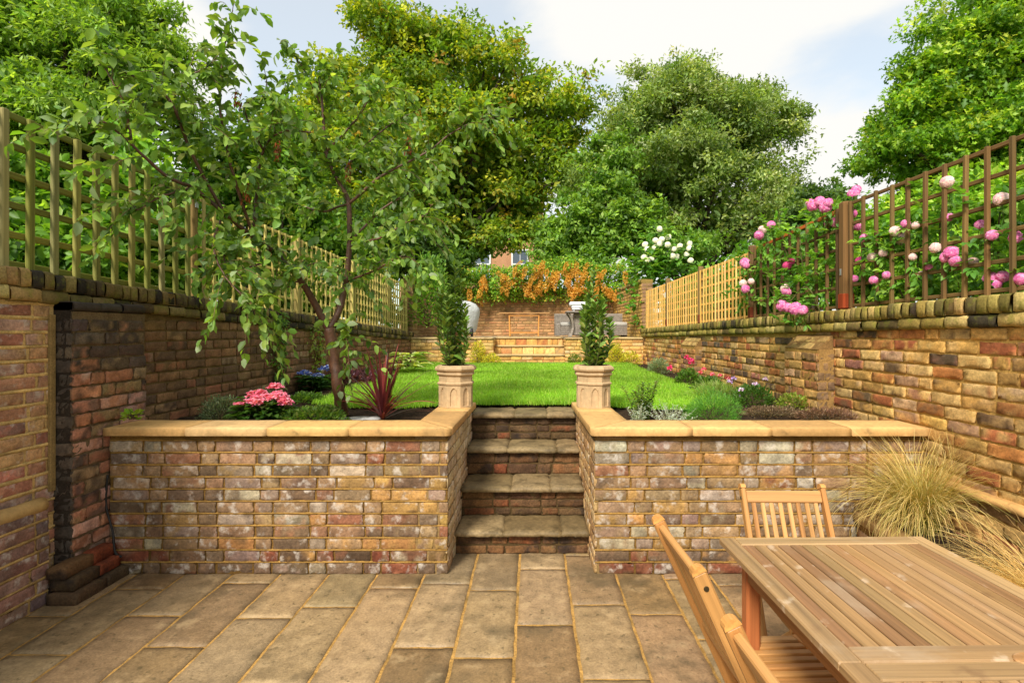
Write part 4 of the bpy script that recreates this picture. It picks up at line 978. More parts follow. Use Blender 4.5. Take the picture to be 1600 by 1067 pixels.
RC = srgb(150, 138, 124)
def wicker(mb, lo, hi, col=RC):
    """woven block: body plus raised horizontal strands and staves"""
    lo = np.array(lo); hi = np.array(hi); box(mb, lo, hi, col * .75, ch=.012)
    z = lo[2] + .015
    while z < hi[2] - .01:
        for (a_, b_, nrm_) in (((lo[0], lo[1], z), (hi[0], lo[1], z), (0, -1, 0)), ((lo[0], lo[1], z), (lo[0], hi[1], z), (-1, 0, 0)), ((hi[0], lo[1], z), (hi[0], hi[1], z), (1, 0, 0))):
            off = np.array(nrm_) * .004; bar(mb, np.array(a_) + off, np.array(b_) + off, .010, .016, col=col * rng.uniform(.8, 1.15), ch=.003)
        z += .022
    x = lo[0] + .05
    while x < hi[0]: bar(mb, (x, lo[1] - .007, lo[2] + .01), (x, lo[1] - .007, hi[2] - .01), .012, .006, (0, 1, 0), col * .9, .002); x += .09
def seat(name, label, cat, cx, Y, w, d, hs, hb, back='back'):
    o = at(cx, Y, TZ); t = thing(name, label, cat, o)
    mb = MB(); wicker(mb, o + np.array([-w / 2 + .12, -d / 2, .03]), o + np.array([w / 2 - .12, d / 2, hs - .06])); mb.build('seat_base', M['rattan'], t)
    for s in (-1, 1):
        mb = MB(); xa, xb = sorted((s * w / 2, s * (w / 2 - .115))); wicker(mb, o + np.array([xa, -d / 2 - .01, .02]), o + np.array([xb, d / 2, hs])); mb.build('armrest', M['rattan'], t)
    mb = MB()
    if hb > 0: wicker(mb, o + np.array([-w / 2 + .005, d / 2 + .005, .03]), o + np.array([w / 2 - .005, d / 2 + .12, hb])); mb.build('backrest', M['rattan'], t)
    mb = MB(); lo = o + np.array([-w / 2 + .125, -d / 2 + .02, hs - .058]); box(mb, lo, o + np.array([w / 2 - .125, d / 2 - .01, hs + .03]), srgb(176, 170, 160), ch=.02); mb.build('cushion', M['fabric'], t)
    return t
seat('wicker_armchair', 'grey woven wicker armchair left of the wicker table with a white box on it', 'armchair', 888, 12.7, .62, .55, .30, .54)
seat('wicker_sofa', 'grey woven wicker sofa behind the right bay tree against the lichen-stained side wall', 'sofa', 966, 13.2, .84, .6, .31, .56)
o = at(908, 12.0, TZ); t = thing('wicker_table', 'grey woven wicker table with flared pedestal carrying a white box', 'table', o)
mb = MB(); box(mb, o + np.array([-.34, -.3, .52]), o + np.array([.34, .3, .56]), srgb(120, 110, 100), ch=.008)
mb.build('tabletop', M['rattan'], t)
for s in (-1, 1):
    for q in (-1, 1):
        mb = MB(); pts = spline([(s * .30, q * .25, .515), (s * .22, q * .2, .40), (s * .19, q * .17, .2), (s * .25, q * .2, 0.0)], 7) + o
        for k in range(6): bar(mb, pts[k], pts[k + 1] + (pts[k + 1] - pts[k]) * .05, .05, .05, (0, 1, 0), RC * rng.uniform(.75, 1.0), .01)
        mb.build('leg', M['rattan'], t)
mb = MB(); wicker(mb, o + np.array([-.16, -.14, .04]), o + np.array([.16, .14, .515])); mb.build('pedestal', M['rattan'], t)
o = at(904, 12.0, TZ + .561); t = thing('white_box', 'glossy white lidded box on short feet standing on the wicker table', 'box', o)
mb = MB(); bar(mb, o + np.array([0, 0, .065]), o + np.array([0, 0, .13]), .32, .26, (0, 1, 0), srgb(232, 232, 230), .02); box(mb, o + np.array([-.20, -.15, .12]), o + np.array([.20, .15, .20]), srgb(238, 238, 236), ch=.02); mb.build('lid', M['plain'], t)
mb = MB(); box(mb, o + np.array([-.15, -.12, .03]), o + np.array([.15, .12, .066]), srgb(220, 220, 218), ch=.01)
mb.build('base', M['plain'], t)
for s in (-1, 1): mb = MB(); box(mb, o + np.array([s * .11 - .02, -.1, 0]), o + np.array([s * .11 + .02, .1, .03]), srgb(210, 210, 208), ch=.004); mb.build('foot', M['plain'], t)

# --- the houses behind the trees -------------------------------------------------------
hs = thing('terraced_house', 'brown brick terraced house with white sash windows glimpsed under the oak beyond the end wall', 'house', (-3, 31, 0))
def house(hs, x0, x1, y0, zt, brick, wins, seed=0):
    mb = MB(); box(mb, (x0, y0, -.05), (x1, y0 + 8, zt), srgb(brick), ch=.01); mb.build('wall', M['render'], hs)
    for (wx, wz, ww, wh) in wins:
        mb = MB(); 
        for s in (-1, 1): bar(mb, (wx + s * ww / 2, y0 - .03, wz), (wx + s * ww / 2, y0 - .03, wz + wh), .10, .09, (0, 1, 0), srgb(225, 224, 220))
        for f_ in (0, .5, 1): bar(mb, (wx - ww / 2 - .05, y0 - .034, wz + wh * f_), (wx + ww / 2 + .05, y0 - .034, wz + wh * f_), .09, .09 if f_ != 0 else .12, (0, 0, 1), srgb(225, 224, 220))
        bar(mb, (wx, y0 - .028, wz), (wx, y0 - .028, wz + wh), .04, .05, (0, 1, 0), srgb(225, 224, 220))
        f = mb.build('window', M['plain'], hs)
        mb = MB(); mb.add([(wx - ww / 2, y0 - .006, wz), (wx + ww / 2, y0 - .006, wz), (wx + ww / 2, y0 - .006, wz + wh), (wx - ww / 2, y0 - .006, wz + wh)], [np.arange(4)], srgb(96, 106, 116)); mb.build('pane', M['glass'], f)
    mb = MB(); e = .35; ym = y0 + 4; zr_ = zt + 3
    mb.add([(x0 - .1, y0 - e, zt + .002), (x1 + .1, y0 - e, zt + .002), (x1 + .1, ym, zr_), (x0 - .1, ym, zr_), (x0 - .1, y0 + 8 + e, zt + .002), (x1 + .1, y0 + 8 + e, zt + .002)], [np.array([[0, 1, 2, 3], [3, 2, 5, 4], [0, 4, 5, 1]]), np.array([[0, 3, 4], [1, 5, 2]])], srgb(92, 90, 96), smooth=False)
    rf = mb.build('roof', M['tile'], hs)
    mb = MB(); xm = (x0 + x1) / 2; box(mb, (xm - .7, ym - .3, zr_ - .6), (xm + .7, ym + .3, zr_ + 1.0), srgb(140, 104, 80)); mb.build('chimney', M['render'], rf)
house(hs, -7.5, .6, 31, 9.2, (186, 138, 100), [(-5.1, 4.2, 1.3, 1.9), (-2.9, 4.5, 1.0, 1.6), (-6.6, 4.2, 1.1, 1.9), (-5.1, 1.2, 1.3, 1.9), (-2.9, 1.2, 1.1, 1.9), (-.7, 4.5, .9, 1.6)])

rng = np.random.default_rng(23)
# ================================================================== PLANTS
def foliage_on(mb, pts, dirs, per, L, Wr, pal, spread=.5, mode='leaf', jitpos=.0, droop=.3, jit=.15, updir=(0, 0, 1), lw=.5):
    """leaves along shoots: pts (n,3), dirs (n,3)"""
    n = len(pts) * per; p = np.repeat(pts, per, 0) + rng.normal(0, jitpos, (n, 3)); d = nrm(np.repeat(nrm(dirs), per, 0) * lw + rdir(n) * spread)
    l = L * rng.uniform(.7, 1.2, n); leaves(mb, p, d, nrm(np.array(updir) + rdir(n) * .5), l, l * Wr, pick(pal, n, jit), mode, droop)
def shoot_plant(name, label, cat, base, n, h, spread, leafL, Wr, pal, per=26, stemcol=(90, 90, 40), mode='leaf', matl='leaf', bend=.3, lw=.6, stem_r=.0022, group=None, top_only=0.0, droop=.3):
    t = thing(name, label, cat, base, group); sm = MB(); lm = MB(); base = np.array(base, float)
    for k in range(n):
        az = rng.uniform(0, 2 * pi); r = spread * sqrt(rng.random()); hh = h * rng.uniform(.6, 1.05) * (1 - .35 * (r / max(spread, 1e-6)) ** 2)
        o = np.array([cos(az), sin(az), 0]); p = spline([base + o * r * .25, base + o * r * .6 + np.array([0, 0, hh * .5]), base + o * r + np.array([0, 0, hh]) + rng.normal(0, bend * .03, 3)], 12)
        tube(sm, p, [stem_r, stem_r * .4], 4, srgb(stemcol))
        tt = np.linspace(top_only, 1, per); q = np.stack([np.interp(tt * 11, np.arange(12), p[:, i]) for i in range(3)], -1)
        a_ = np.arange(per) * 2.4 + rng.uniform(0, 6); dd = np.stack([np.cos(a_), np.sin(a_), np.full(per, .55)], -1)
        l = leafL * rng.uniform(.7, 1.15, per) * (1 - .35 * tt); leaves(lm, q, nrm(dd + rng.normal(0, .25, (per, 3))), np.array([0, 0, 1]) + rng.normal(0, .25, (per, 3)), l, l * Wr, pick(pal, per, .16), mode, droop)
    sm.build('stems', M['bark'], t); lm.build('foliage', M[matl], t); return t
GREEN = [((94, 129, 44), 3), ((78, 112, 40), 3), ((116, 152, 58), 2)]
LIME = [((150, 182, 50), 3), ((128, 164, 44), 3), ((176, 196, 74), 2)]
BAY = [((104, 135, 50), 3), ((116, 144, 57), 3), ((84, 112, 44), 2), ((151, 171, 80), 1.4)]
# --- bay trees standing in the pots
def bay(label, x, y, h, r, seed):
    global rng
    t = thing('bay_tree', label, 'shrub', (x, y, .9205 + .296)); b = np.array(t.location); sm = MB(); lm = MB()
    for k in range(17):
        az = rng.uniform(0, 2 * pi); rr = r * sqrt(rng.random()); hh = h * (1.0 - .38 * (rr / r)) * rng.uniform(.62, 1.02)
        if k == 0: rr, hh = .02, h
        if k == 1: rr, hh = .07, h * .9
        o = np.array([cos(az), sin(az), 0]); p = spline([b + o * rr * .3, b + o * rr * .75 + np.array([0, 0, hh * .4]), b + o * rr * .8 + np.array([0, 0, hh * .8]), b + o * rr * .72 + np.array([0, 0, hh])], 16)
        tube(sm, p, [.0055, .002], 5, srgb(84, 84, 46)); per = int(16 + 30 * hh / h)
        tt = np.linspace(.04, 1, per); q = np.stack([np.interp(tt * 15, np.arange(16), p[:, i]) for i in range(3)], -1)
        a_ = np.arange(per) * 2.4 + rng.uniform(0, 6); dd = np.stack([np.cos(a_), np.sin(a_), .75 + .4 * tt], -1) + rng.normal(0, .25, (per, 3))
        l = rng.uniform(.058, .098, per) * (1 - .25 * tt)
        leaves(lm, q, nrm(dd), np.array([0, 0, 1]) + rng.normal(0, .35, (per, 3)), l, l * .47, pick(BAY, per, .18), 'leaf', .15, .2)
    sm.build('stems', M['bark'], t); lm.build('foliage', M['glossleaf'], t); return t
bay('young glossy bay tree with upright shoots growing in the left chimney pot', PL[0], PL[1], .78, .25, 1)
bay('young glossy bay tree with upright shoots growing in the right chimney pot', PR[0], PR[1], .74, .235, 2)

# --- plum tree
PLUM = [((116, 148, 58), 4), ((100, 132, 54), 3.2), ((136, 166, 68), 2.6), ((160, 184, 86), 1.2), ((146, 164, 116), 1.5), ((84, 114, 50), 1.5)]
plum = thing('plum_tree', 'spreading plum tree with forked reddish trunk and large leaves behind the left retaining wall', 'tree', PZ(535, 652, LZ - .01))
sm = MB(); lm = MB(); dry = MB()
BR = srgb(104, 70, 50)
TR = [PZ(535, 652, LZ - .02), P(529, 610, 4.1), P(522, 560, 4.11), P(514, 512, 4.1)]
tube(sm, TR, [.056, .043, .040, .042, .036], 12, BR, n=26, wob=.006)
limbs = [  # (path, r0, r1, twigs per m, twig length)
 ([(514, 515, 4.1), (492, 478, 4.05), (468, 437, 3.95), (432, 398, 3.85), (398, 372, 3.72), (350, 335, 3.52), (300, 292, 3.35)], .030, .010),
 ([(514, 515, 4.1), (528, 490, 4.12), (541, 440, 4.16), (546, 380, 4.15), (544, 319, 4.12), (527, 285, 4.1), (507, 240, 4.05), (499, 161, 4.0), (494, 120, 3.95)], .028, .007),
 ([(398, 372, 3.72), (402, 300, 3.66), (410, 235, 3.6), (437, 203, 3.55), (486, 202, 3.5)], .013, .004),
 ([(300, 292, 3.35), (255, 270, 3.2), (205, 225, 3.05), (160, 190, 2.95), (125, 200, 2.9)], .012, .004),
 ([(350, 335, 3.52), (300, 245, 3.35), (265, 160, 3.2), (215, 120, 3.1), (150, 95, 3.0)], .012, .004),
 ([(398, 372, 3.72), (365, 270, 3.5), (345, 170, 3.4), (350, 90, 3.4), (366, 18, 3.4)], .012, .003),
 ([(300, 292, 3.35), (240, 310, 3.2), (210, 330, 3.1)], .008, .003),
 ([(432, 398, 3.85), (380, 420, 3.7), (350, 400, 3.5), (360, 450, 3.4)], .008, .003),
 ([(499, 161, 4.0), (478, 120, 3.9), (452, 78, 3.8)], .007, .003),
 ([(507, 240, 4.05), (560, 180, 4.0), (585, 130, 3.95)], .009, .003),
 ([(544, 319, 4.12), (600, 275, 4.05), (660, 243, 4.0), (720, 200, 3.95), (782, 180, 3.9)], .013, .003),
 ([(546, 380, 4.15), (600, 330, 4.3), (650, 300, 4.35), (705, 290, 4.4)], .011, .003),
 ([(546, 380, 4.15), (590, 370, 4.0), (635, 345, 3.9), (668, 330, 3.9)], .010, .003),
 ([(541, 440, 4.16), (590, 420, 4.0), (625, 402, 3.95), (655, 412, 3.95)], .009, .003),
 ([(541, 440, 4.16), (500, 410, 4.0), (470, 420, 3.8)], .008, .003),
 ([(544, 319, 4.12), (500, 330, 4.3), (450, 310, 4.4), (420, 290, 4.4)], .010, .003),
 ([(527, 285, 4.1), (560, 240, 4.4), (620, 190, 4.5), (660, 170, 4.5)], .010, .003),
 ([(410, 235, 3.6), (380, 170, 3.5), (400, 150, 3.5), (440, 150, 3.6)], .007, .003),
 ([(265, 160, 3.2), (300, 120, 3.3), (330, 110, 3.35)], .007, .003),
 ([(205, 225, 3.05), (190, 160, 3.0), (165, 110, 2.95)], .007, .003),
 ([(350, 335, 3.52), (330, 380, 3.4), (345, 430, 3.3), (380, 470, 3.3), (400, 490, 3.35)], .008, .003),
 ([(520, 540, 4.08), (545, 530, 4.0), (548, 570, 4.0)], .006, .003),
 ([(468, 437, 3.95), (440, 450, 3.85), (410, 440, 3.7)], .006, .003)]
for path, r0, r1 in limbs:
    pts = spline([P(*q) for q in path], 30); pts += np.cumsum(rng.normal(0, .002, pts.shape), 0) * 1.0
    tube(sm, pts, [r0, r1], 7, BR * .8, wob=.002)
    Ln = np.linalg.norm(np.diff(pts, axis=0), axis=1).sum(); thick = r0 > .02
    nt = int(Ln * (33 if not thick else 17)); T = nrm(np.gradient(pts, axis=0))
    up_only = path[-1][1] < 100 and path[0][1] < 400 and len(path) in (5, 3) and path[-1][0] in (366, 452)
    for k in range(nt):
        f = rng.uniform(.34 if thick else .10, 1.0) * 29; i = min(int(f), 28); o = pts[i] + (pts[i + 1] - pts[i]) * (f - i)
        d = nrm(T[i] * .7 + rdir(1)[0] * 1.0 + np.array([0, 0, .15])); ln = rng.uniform(.12, .38) * (.55 if up_only and f > 16 else 1)
        tw = spline([o, o + d * ln * .5 + np.array([0, 0, .01]), o + d * ln - np.array([0, 0, .20 * ln + .03])], 7)
        if rng.random() < .5: tube(sm, tw, [.0026, .0012], 4, srgb(110, 82, 52))
        m = int(ln / .026) + 2; tt = np.linspace(.1, 1, m); q = np.stack([np.interp(tt * 6, np.arange(7), tw[:, c]) for c in range(3)], -1)
        dd = nrm(d * .6 + rdir(m) * .8 - np.array([0, 0, .55])); l = rng.uniform(.042, .082, m)
        leaves(lm, q, dd, np.array([0, 0, 1]) + rng.normal(0, .55, (m, 3)), l, l * rng.uniform(.55, .72, m), pick(PLUM, m, .16), 'leaf', .22, .14)
# close leaves straight on the limbs' tips
sm.build('trunk', M['plumbark'], plum); lm.build('crown', M['leaf'], plum)
# shrivelled brown leaf clusters
for q in ((372, 150, 3.42), (434, 235, 3.55), (545, 270, 4.0), (640, 225, 3.98), (385, 300, 3.55)):
    o = P(*q); m = 34; pp = o + np.c_[rng.normal(0, .012, (m, 2)), rng.uniform(-.07, .07, m)]
    leaves(dry, pp, np.array([0, 0, -1]) + rng.normal(0, .4, (m, 3)), rdir(m), rng.uniform(.02, .04, m), .012, pick([((146, 78, 38), 2), ((110, 66, 38), 2)], m, .15), 'leaf', .5)
dry.build('withered_leaves', M['matleaf'], plum)

# --- red cordyline
cd = thing('cordyline', 'dark red spiky cordyline with long sword leaves behind the left retaining wall', 'plant', PZ(598, 655, LZ)); b = np.array(cd.location); mb = MB()
n = 96; az = rng.uniform(0, 2 * pi, n); el = np.where(np.arange(n) < 44, rng.uniform(radians(58), radians(88), n), rng.uniform(radians(12), radians(58), n)); Ln = rng.uniform(.34, .58, n) * np.where(el > 1.0, 1.0, .9)
K = 9; tt = np.linspace(0, 1, K); hd = np.stack([np.cos(az), np.sin(az), np.zeros(n)], -1)
ang = el[:, None] - (np.where(el > 1.0, .12, .75)[:, None] * rng.uniform(.5, 1.3, (n, 1))) * tt ** 1.6
st_ = (Ln / (K - 1))[:, None]; hx = np.cumsum(np.c_[np.zeros(n), (np.cos(ang) * st_)[:, :-1]], 1); hz = np.cumsum(np.c_[np.zeros(n), (np.sin(ang) * st_)[:, :-1]], 1)
pth = b + hd[:, None] * (hx[..., None] + .012) + np.array([0, 0, 1.]) * (hz[..., None] + rng.uniform(.0, .09, (n, 1))[..., None])
sd_ = nrm(np.stack([-np.sin(az), np.cos(az), rng.normal(0, .25, n)], -1)); ww = np.array([.55, .85, 1, 1, .95, .8, .6, .35, .03])[None] * rng.uniform(.012, .021, (n, 1))
cc = pick([((132, 58, 54), 3), ((108, 48, 48), 3), ((156, 76, 64), 2), ((92, 62, 50), 1)], n, .15); ribbon(mb, pth, ww, sd_, cc)
mb.build('leaves', M['glossleaf'], cd); mb = MB(); tube(mb, [b - (0, 0, .02), b + (0, 0, .10)], [.022, .016], 8, srgb(88, 56, 44)); mb.build('stem', M['bark'], cd)

# --- flower heads
def bloom_ball(mb, c, r, pal, n=60, petal=.5, flat=1.0, jit=.1):
    d = rdir(n); d[:, 2] = np.abs(d[:, 2]) * flat + rng.normal(0, .12, n); rr = r * rng.uniform(.35, .8, n)[:, None]
    up = rdir(n); l = r * petal * rng.uniform(.8, 1.25, n); leaves(mb, c + d * rr - up * 0, nrm(np.cross(d, up) * .8 + d * .55), d, l, l * .9, pick(pal, n, jit), 'leaf', .1, .25)
def hydrangea(label, base, w, h, heads, pal, leafpal):
    t = thing('hydrangea', label, 'flowering shrub', base); b = np.array(base, float); lm = MB(); sm = MB()
    for k in range(60):
        az = rng.uniform(0, 2 * pi); r = w / 2 * sqrt(rng.random()); o = np.array([cos(az), sin(az), 0]); top = b + o * r + np.array([0, 0, h * rng.uniform(.35, .85)])
        tube(sm, spline([b + o * .02, b + o * r * .5 + (0, 0, h * .4), top], 6), [.004, .002], 4, srgb(84, 96, 44)); m = 6
        q = top - np.c_[np.zeros((m, 2)), np.linspace(0, h * .45, m)]; dd = np.stack([np.cos(np.arange(m) * 1.9 + az), np.sin(np.arange(m) * 1.9 + az), np.full(m, .35)], -1); l = rng.uniform(.06, .10, m)
        leaves(lm, q, dd, (0, 0, 1), l, l * .62, pick(leafpal, m, .15), 'leaf', .35)
    sm.build('stems', M['bark'], t); lm.build('foliage', M['leaf'], t)
    for (x, y, z, r) in heads:
        mb = MB(); c = b + np.array([x, y, z]); m = 46; a_ = rng.uniform(0, 2 * pi, m); rr = r * np.sqrt(rng.random(m)); p0 = c + np.stack([rr * np.cos(a_), rr * np.sin(a_), .03 * (1 - (rr / r) ** 2) + rng.normal(0, .006, m)], -1)
        for q in range(4):                                        # florets of four petals
            th_ = q * pi / 2 + rng.uniform(0, .5, m); dd = np.stack([np.cos(th_), np.sin(th_), rng.normal(.1, .35, m)], -1) + np.stack([np.cos(a_), np.sin(a_), 0 * a_], -1) * .15
            leaves(mb, p0, dd, np.array([0, -.45, 1]) + rng.normal(0, .3, (m, 3)), .022, .021, pick(pal, m, .1), 'leaf', .1)
        mb.build('flower_head', M['petal'], t)
    return t
PINK = [((240, 132, 160), 3), ((226, 104, 140), 2), ((248, 168, 184), 2)]
hydrangea('pink flowering hydrangea behind the left retaining wall beside the plum trunk', PZ(412, 662, LZ), .36, .20, [(-.13, -.03, .13, .06), (-.06, .02, .20, .065), (.02, -.02, .175, .06), (.09, .02, .19, .07), (.04, .09, .24, .05), (.16, -.02, .15, .05), (-.02, -.10, .16, .05)], PINK, [((64, 98, 34), 3), ((84, 120, 42), 2)])
hydrangea('blue lacecap hydrangea at the foot of the left wall beyond the plum trunk', PZ(496, 609, LZ), .36, .20, [(-.14, -.02, .18, .075), (.02, -.05, .15, .07), (.13, .0, .24, .085), (.05, .08, .22, .07)], [((92, 116, 214), 3), ((130, 150, 232), 2), ((226, 228, 240), 1.4)], [((66, 104, 48), 3), ((86, 124, 56), 2)])
HEBE = [((104, 118, 82), 3), ((84, 98, 66), 3), ((140, 148, 112), 1.5)]
def mound(name, label, cat, base, rx, ry, h, n, L, Wr, pal, matl='leaf', mode='leaf', group=None, jit=.16, updir=.7, droop=.15):
    """dense low shrub: leaf tips all over a rounded uneven dome, on short stems"""
    t = thing(name, label, cat, base, group); b = np.array(base, float); lm = MB(); sm = MB(); d = rdir(n); d[:, 2] = np.abs(d[:, 2]); lump = 1 + .22 * vnoise(d * 1.7 + b, 1.0) + .12 * vnoise(d * 4 + b, 1.0)
    rr = rng.uniform(.45, 1, n) ** .6 * lump; p = b + d * rr[:, None] * np.array([rx, ry, h]); l = L * rng.uniform(.7, 1.25, n)
    leaves(lm, p, nrm(d * np.array([1, 1, 1.2]) + rdir(n) * .6 + np.array([0, 0, updir * .5])), np.array([0, 0, 1]) + rdir(n) * .6, l, l * Wr, pick(pal, n, jit), mode, droop)
    for k in range(18): tube(sm, spline([b + d[k] * (.02, .02, 0), b + d[k] * np.array([rx, ry, h]) * .4 + (0, 0, h * .1), p[k]], 6), [.004, .0015], 4, srgb(92, 80, 52))
    sm.build('stems', M['bark'], t); lm.build('foliage', M[matl], t); return t
mound('hebe', 'small grey-green hebe mound left of the pink hydrangea', 'shrub', PZ(345, 662, LZ), .15, .14, .20, 2600, .018, .36, HEBE, 'matleaf')
mound('hebe', 'small grey-green hebe mound tucked behind the pink hydrangea against the sooty wall', 'shrub', PZ(405, 640, LZ), .14, .12, .18, 1800, .018, .36, HEBE, 'matleaf')
mound('heuchera', 'low purple-red leafed plant at the wall between the plum trunk and hosta', 'plant', PZ(545, 601, LZ), .30, .25, .17, 700, .045, .8, [((112, 62, 70), 3), ((140, 84, 92), 2), ((90, 60, 64), 2), ((150, 120, 130), .8)], 'matleaf')
mound('heuchera', 'small purple-red leafed plant beside the hosta', 'plant', PZ(582, 594, LZ), .28, .25, .12, 500, .045, .8, [((112, 62, 70), 3), ((132, 84, 92), 2), ((96, 66, 70), 2)], 'matleaf')
# variegated hosta
t = thing('hosta', 'variegated hosta with cream-edged arching leaves at the far left of the lawn', 'plant', PZ(640, 584, LZ)); b = np.array(t.location); lm = MB()
for k in range(90):
    az = rng.uniform(0, 2 * pi); o = np.array([cos(az), sin(az), 0]); r = rng.uniform(.05, .4); p0 = b + o * r * .5 + (0, 0, rng.uniform(.08, .32)); l = rng.uniform(.14, .24)
    leaves(lm, p0[None], (o + (0, 0, .5))[None], (0, 0, 1), l, l * .45, pick([((196, 206, 128), 2), ((120, 150, 66), 2), ((218, 220, 160), 1)], 1, .1), 'leaf', .5)
lm.build('leaves', M['leaf'], t)
# low weeds and geranium foliage round the plum and lawn front edge
mound('geranium_clump', 'low leafy green clump between the pink hydrangea and the plum trunk', 'plant', PZ(488, 660, LZ), .24, .2, .10, 1500, .030, .6, [((98, 130, 50), 3), ((120, 150, 60), 2), ((140, 150, 80), 1)])
mound('violet_clump', 'tiny green clump at the foot of the blue hydrangea', 'plant', PZ(478, 628, LZ), .16, .16, .08, 600, .030, .5, GREEN)
# hanging seedling in the pier
mound('wall_seedling', 'little bright green seedling sprouting from the sooty pier', 'plant', P(206, 655, 3.42), .04, .05, .06, 40, .035, .6, LIME)
# slates at the foot of the plum
for px, py, w_, lab in ((517, 656, .10, 'flat grey slate piece left of the plum trunk base'), (568, 655, .11, 'flat grey slate piece right of the plum trunk base')):
    o = PZ(px, py, LZ + .012); mb = MB(); rough_slab(mb, o + np.array([-w_, -.05, -.004]), o + np.array([w_, .06, .016]), srgb(150, 148, 142), 10, 6, .008, .006, 0, .02); tag(mb.build('slate_piece', M['slate'], origin=o), lab, 'stone')

# --- climbers on the left wall
def climber(label, px, ytop, ybot, wd, n, pal, L=.05):
    Y = 855 * 2.66 / (VX - px); Y = float(F * -(xl(Y)) / (VX - px)); x = float(xl(Y)) + .02; b = np.array([x, Y, LZ]); t = thing('clematis', label, 'climber', b); sm = MB(); lm = MB()
    zt = CH - (ytop - HZ) * Y / F
    for k in range(5):
        ys = Y + rng.uniform(-.5, .5) * wd; p = spline([b, (x + .02, Y + rng.uniform(-.3, .3) * wd, LZ + (zt - LZ) * .35), (x + .02, ys, LZ + (zt - LZ) * .7), (x + .05, ys + rng.uniform(-.15, .15), zt * rng.uniform(.95, 1.04))], 30)
        tube(sm, p, [.004, .002], 4, srgb(116, 84, 52)); per = n // 5; tt = np.sort(rng.random(per)) ** .8; clump = .5 + .5 * vnoise(np.c_[tt * 6, np.full(per, k * 3.3), np.zeros(per)], 1.0); tt = tt[clump > rng.uniform(.15, .5, per)]; per = len(tt)
        q = np.stack([np.interp(tt * 29, np.arange(30), p[:, c]) for c in range(3)], -1) + rng.normal(0, .05, (per, 3)) * np.array([.3, 1, .6]); l = L * rng.uniform(.6, 1.2, per); q[:, 0] = np.maximum(q[:, 0], x + .005)
        leaves(lm, q, nrm(np.array([.5, 0, -.25]) + rdir(per) * .8), np.array([.6, 0, .6]) + rdir(per) * .4, l, l * .5, pick(pal, per, .15), 'leaf', .3)
    sm.build('stems', M['bark'], t); lm.build('foliage', M['leaf'], t)
climber('leafy green clematis climbing the sooty left wall behind the pink hydrangea', 432, 490, 640, .34, 520, [((112, 150, 56), 3), ((86, 124, 44), 3), ((140, 170, 74), 1)])
climber('sparse yellow-green clematis on the left wall beside the blue hydrangea', 492, 505, 605, .40, 330, [((150, 170, 70), 3), ((120, 146, 60), 2), ((180, 180, 90), 1)])
mound('creeper_tuft', 'leafy creeper spilling over the far end of the left wall and trellis', 'climber', P(668, 470, 11.7) - np.array([0, 0, .55]), .55, .5, 1.6, 2600, .085, .55, [((116, 156, 58), 3), ((92, 134, 46), 3), ((150, 176, 80), 1.5)])

# --- yellow euonymus along the terrace wall
EU = [((212, 204, 66), 3), ((190, 190, 60), 2), ((226, 214, 110), 1.5), ((150, 160, 60), 1)]
mound('euonymus', 'bright yellow leafed shrub against the terrace wall left of the far steps', 'shrub', at(747, 11.0, LZ), .16, .14, .47, 900, .035, .6, EU)
mound('euonymus', 'small low yellow leafed shrub at the bottom left of the far steps', 'shrub', at(768, 10.9, LZ), .17, .14, .22, 600, .035, .6, EU)
mound('euonymus', 'bright yellow leafed shrub against the terrace wall behind the right bay tree', 'shrub', at(962, 11.0, LZ), .17, .14, .42, 900, .035, .6, EU)
mound('euonymus', 'low yellow-green shrub in the far right corner by the terrace wall', 'shrub', at(985, 10.9, LZ), .22, .14, .25, 600, .035, .6, EU)
mound('euonymus', 'tiny yellow-green shrub at the bottom right of the far steps', 'shrub', at(897, 11.0, LZ), .15, .1, .2, 400, .035, .6, [((140, 150, 60), 2), ((110, 130, 50), 2)])
mound('lavender', 'grey-green lavender mound by the far right wall and second buttress', 'shrub', PZ(1028, 583, LZ), .17, .16, .22, 1500, .04, .18, [((150, 166, 120), 3), ((122, 140, 94), 3)], 'matleaf')

# --- right-hand bed
shoot_plant('penstemon', 'upright dark green plant with narrow spikes behind the silver plants right of the steps', 'plant', PZ(1003, 655, LZ), 11, .33, .17, .050, .42, [((92, 120, 50), 3), ((112, 138, 60), 2), ((140, 150, 80), 1)], 60, (104, 90, 50))
SIL = [((204, 212, 190), 3), ((176, 188, 164), 3), ((222, 226, 210), 1.5)]
shoot_plant('artemisia', 'silver leaved plant right beside the right coping corner', 'plant', PZ(998, 664, LZ), 16, .16, .11, .03, .26, SIL, 22, (170, 170, 140), matl='matleaf')
shoot_plant('artemisia', 'larger silver leaved mound in the bed right of the silver plant near the pot', 'plant', PZ(1047, 664, LZ), 30, .17, .19, .03, .26, SIL, 22, (170, 170, 140), matl='matleaf')
mound('cosmos_foliage', 'feathery bright green mound at the lawn corner right of the silver plants', 'plant', PZ(1112, 660, LZ), .21, .2, .21, 4200, .028, .12, [((112, 168, 62), 3), ((92, 148, 52), 3), ((136, 184, 80), 1)])
mound('alyssum', 'low brown and grey withered groundcover at the foot of the buttress', 'plant', PZ(1205, 650, LZ), .24, .14, .07, 1600, .02, .25, [((134, 108, 80), 3), ((110, 88, 66), 3), ((160, 140, 110), 1)], 'matleaf')
mound('heather', 'low brown twiggy heather beside the right wall past the buttress', 'plant', PZ(1293, 656, LZ), .22, .14, .08, 1800, .024, .2, [((140, 104, 80), 3), ((112, 84, 66), 3), ((166, 134, 108), 1)], 'matleaf')
mound('oregano', 'small yellow-green low plant in front of the buttress', 'plant', PZ(1238, 640, LZ), .13, .12, .13, 500, .026, .5, [((146, 164, 60), 3), ((120, 140, 50), 2)])
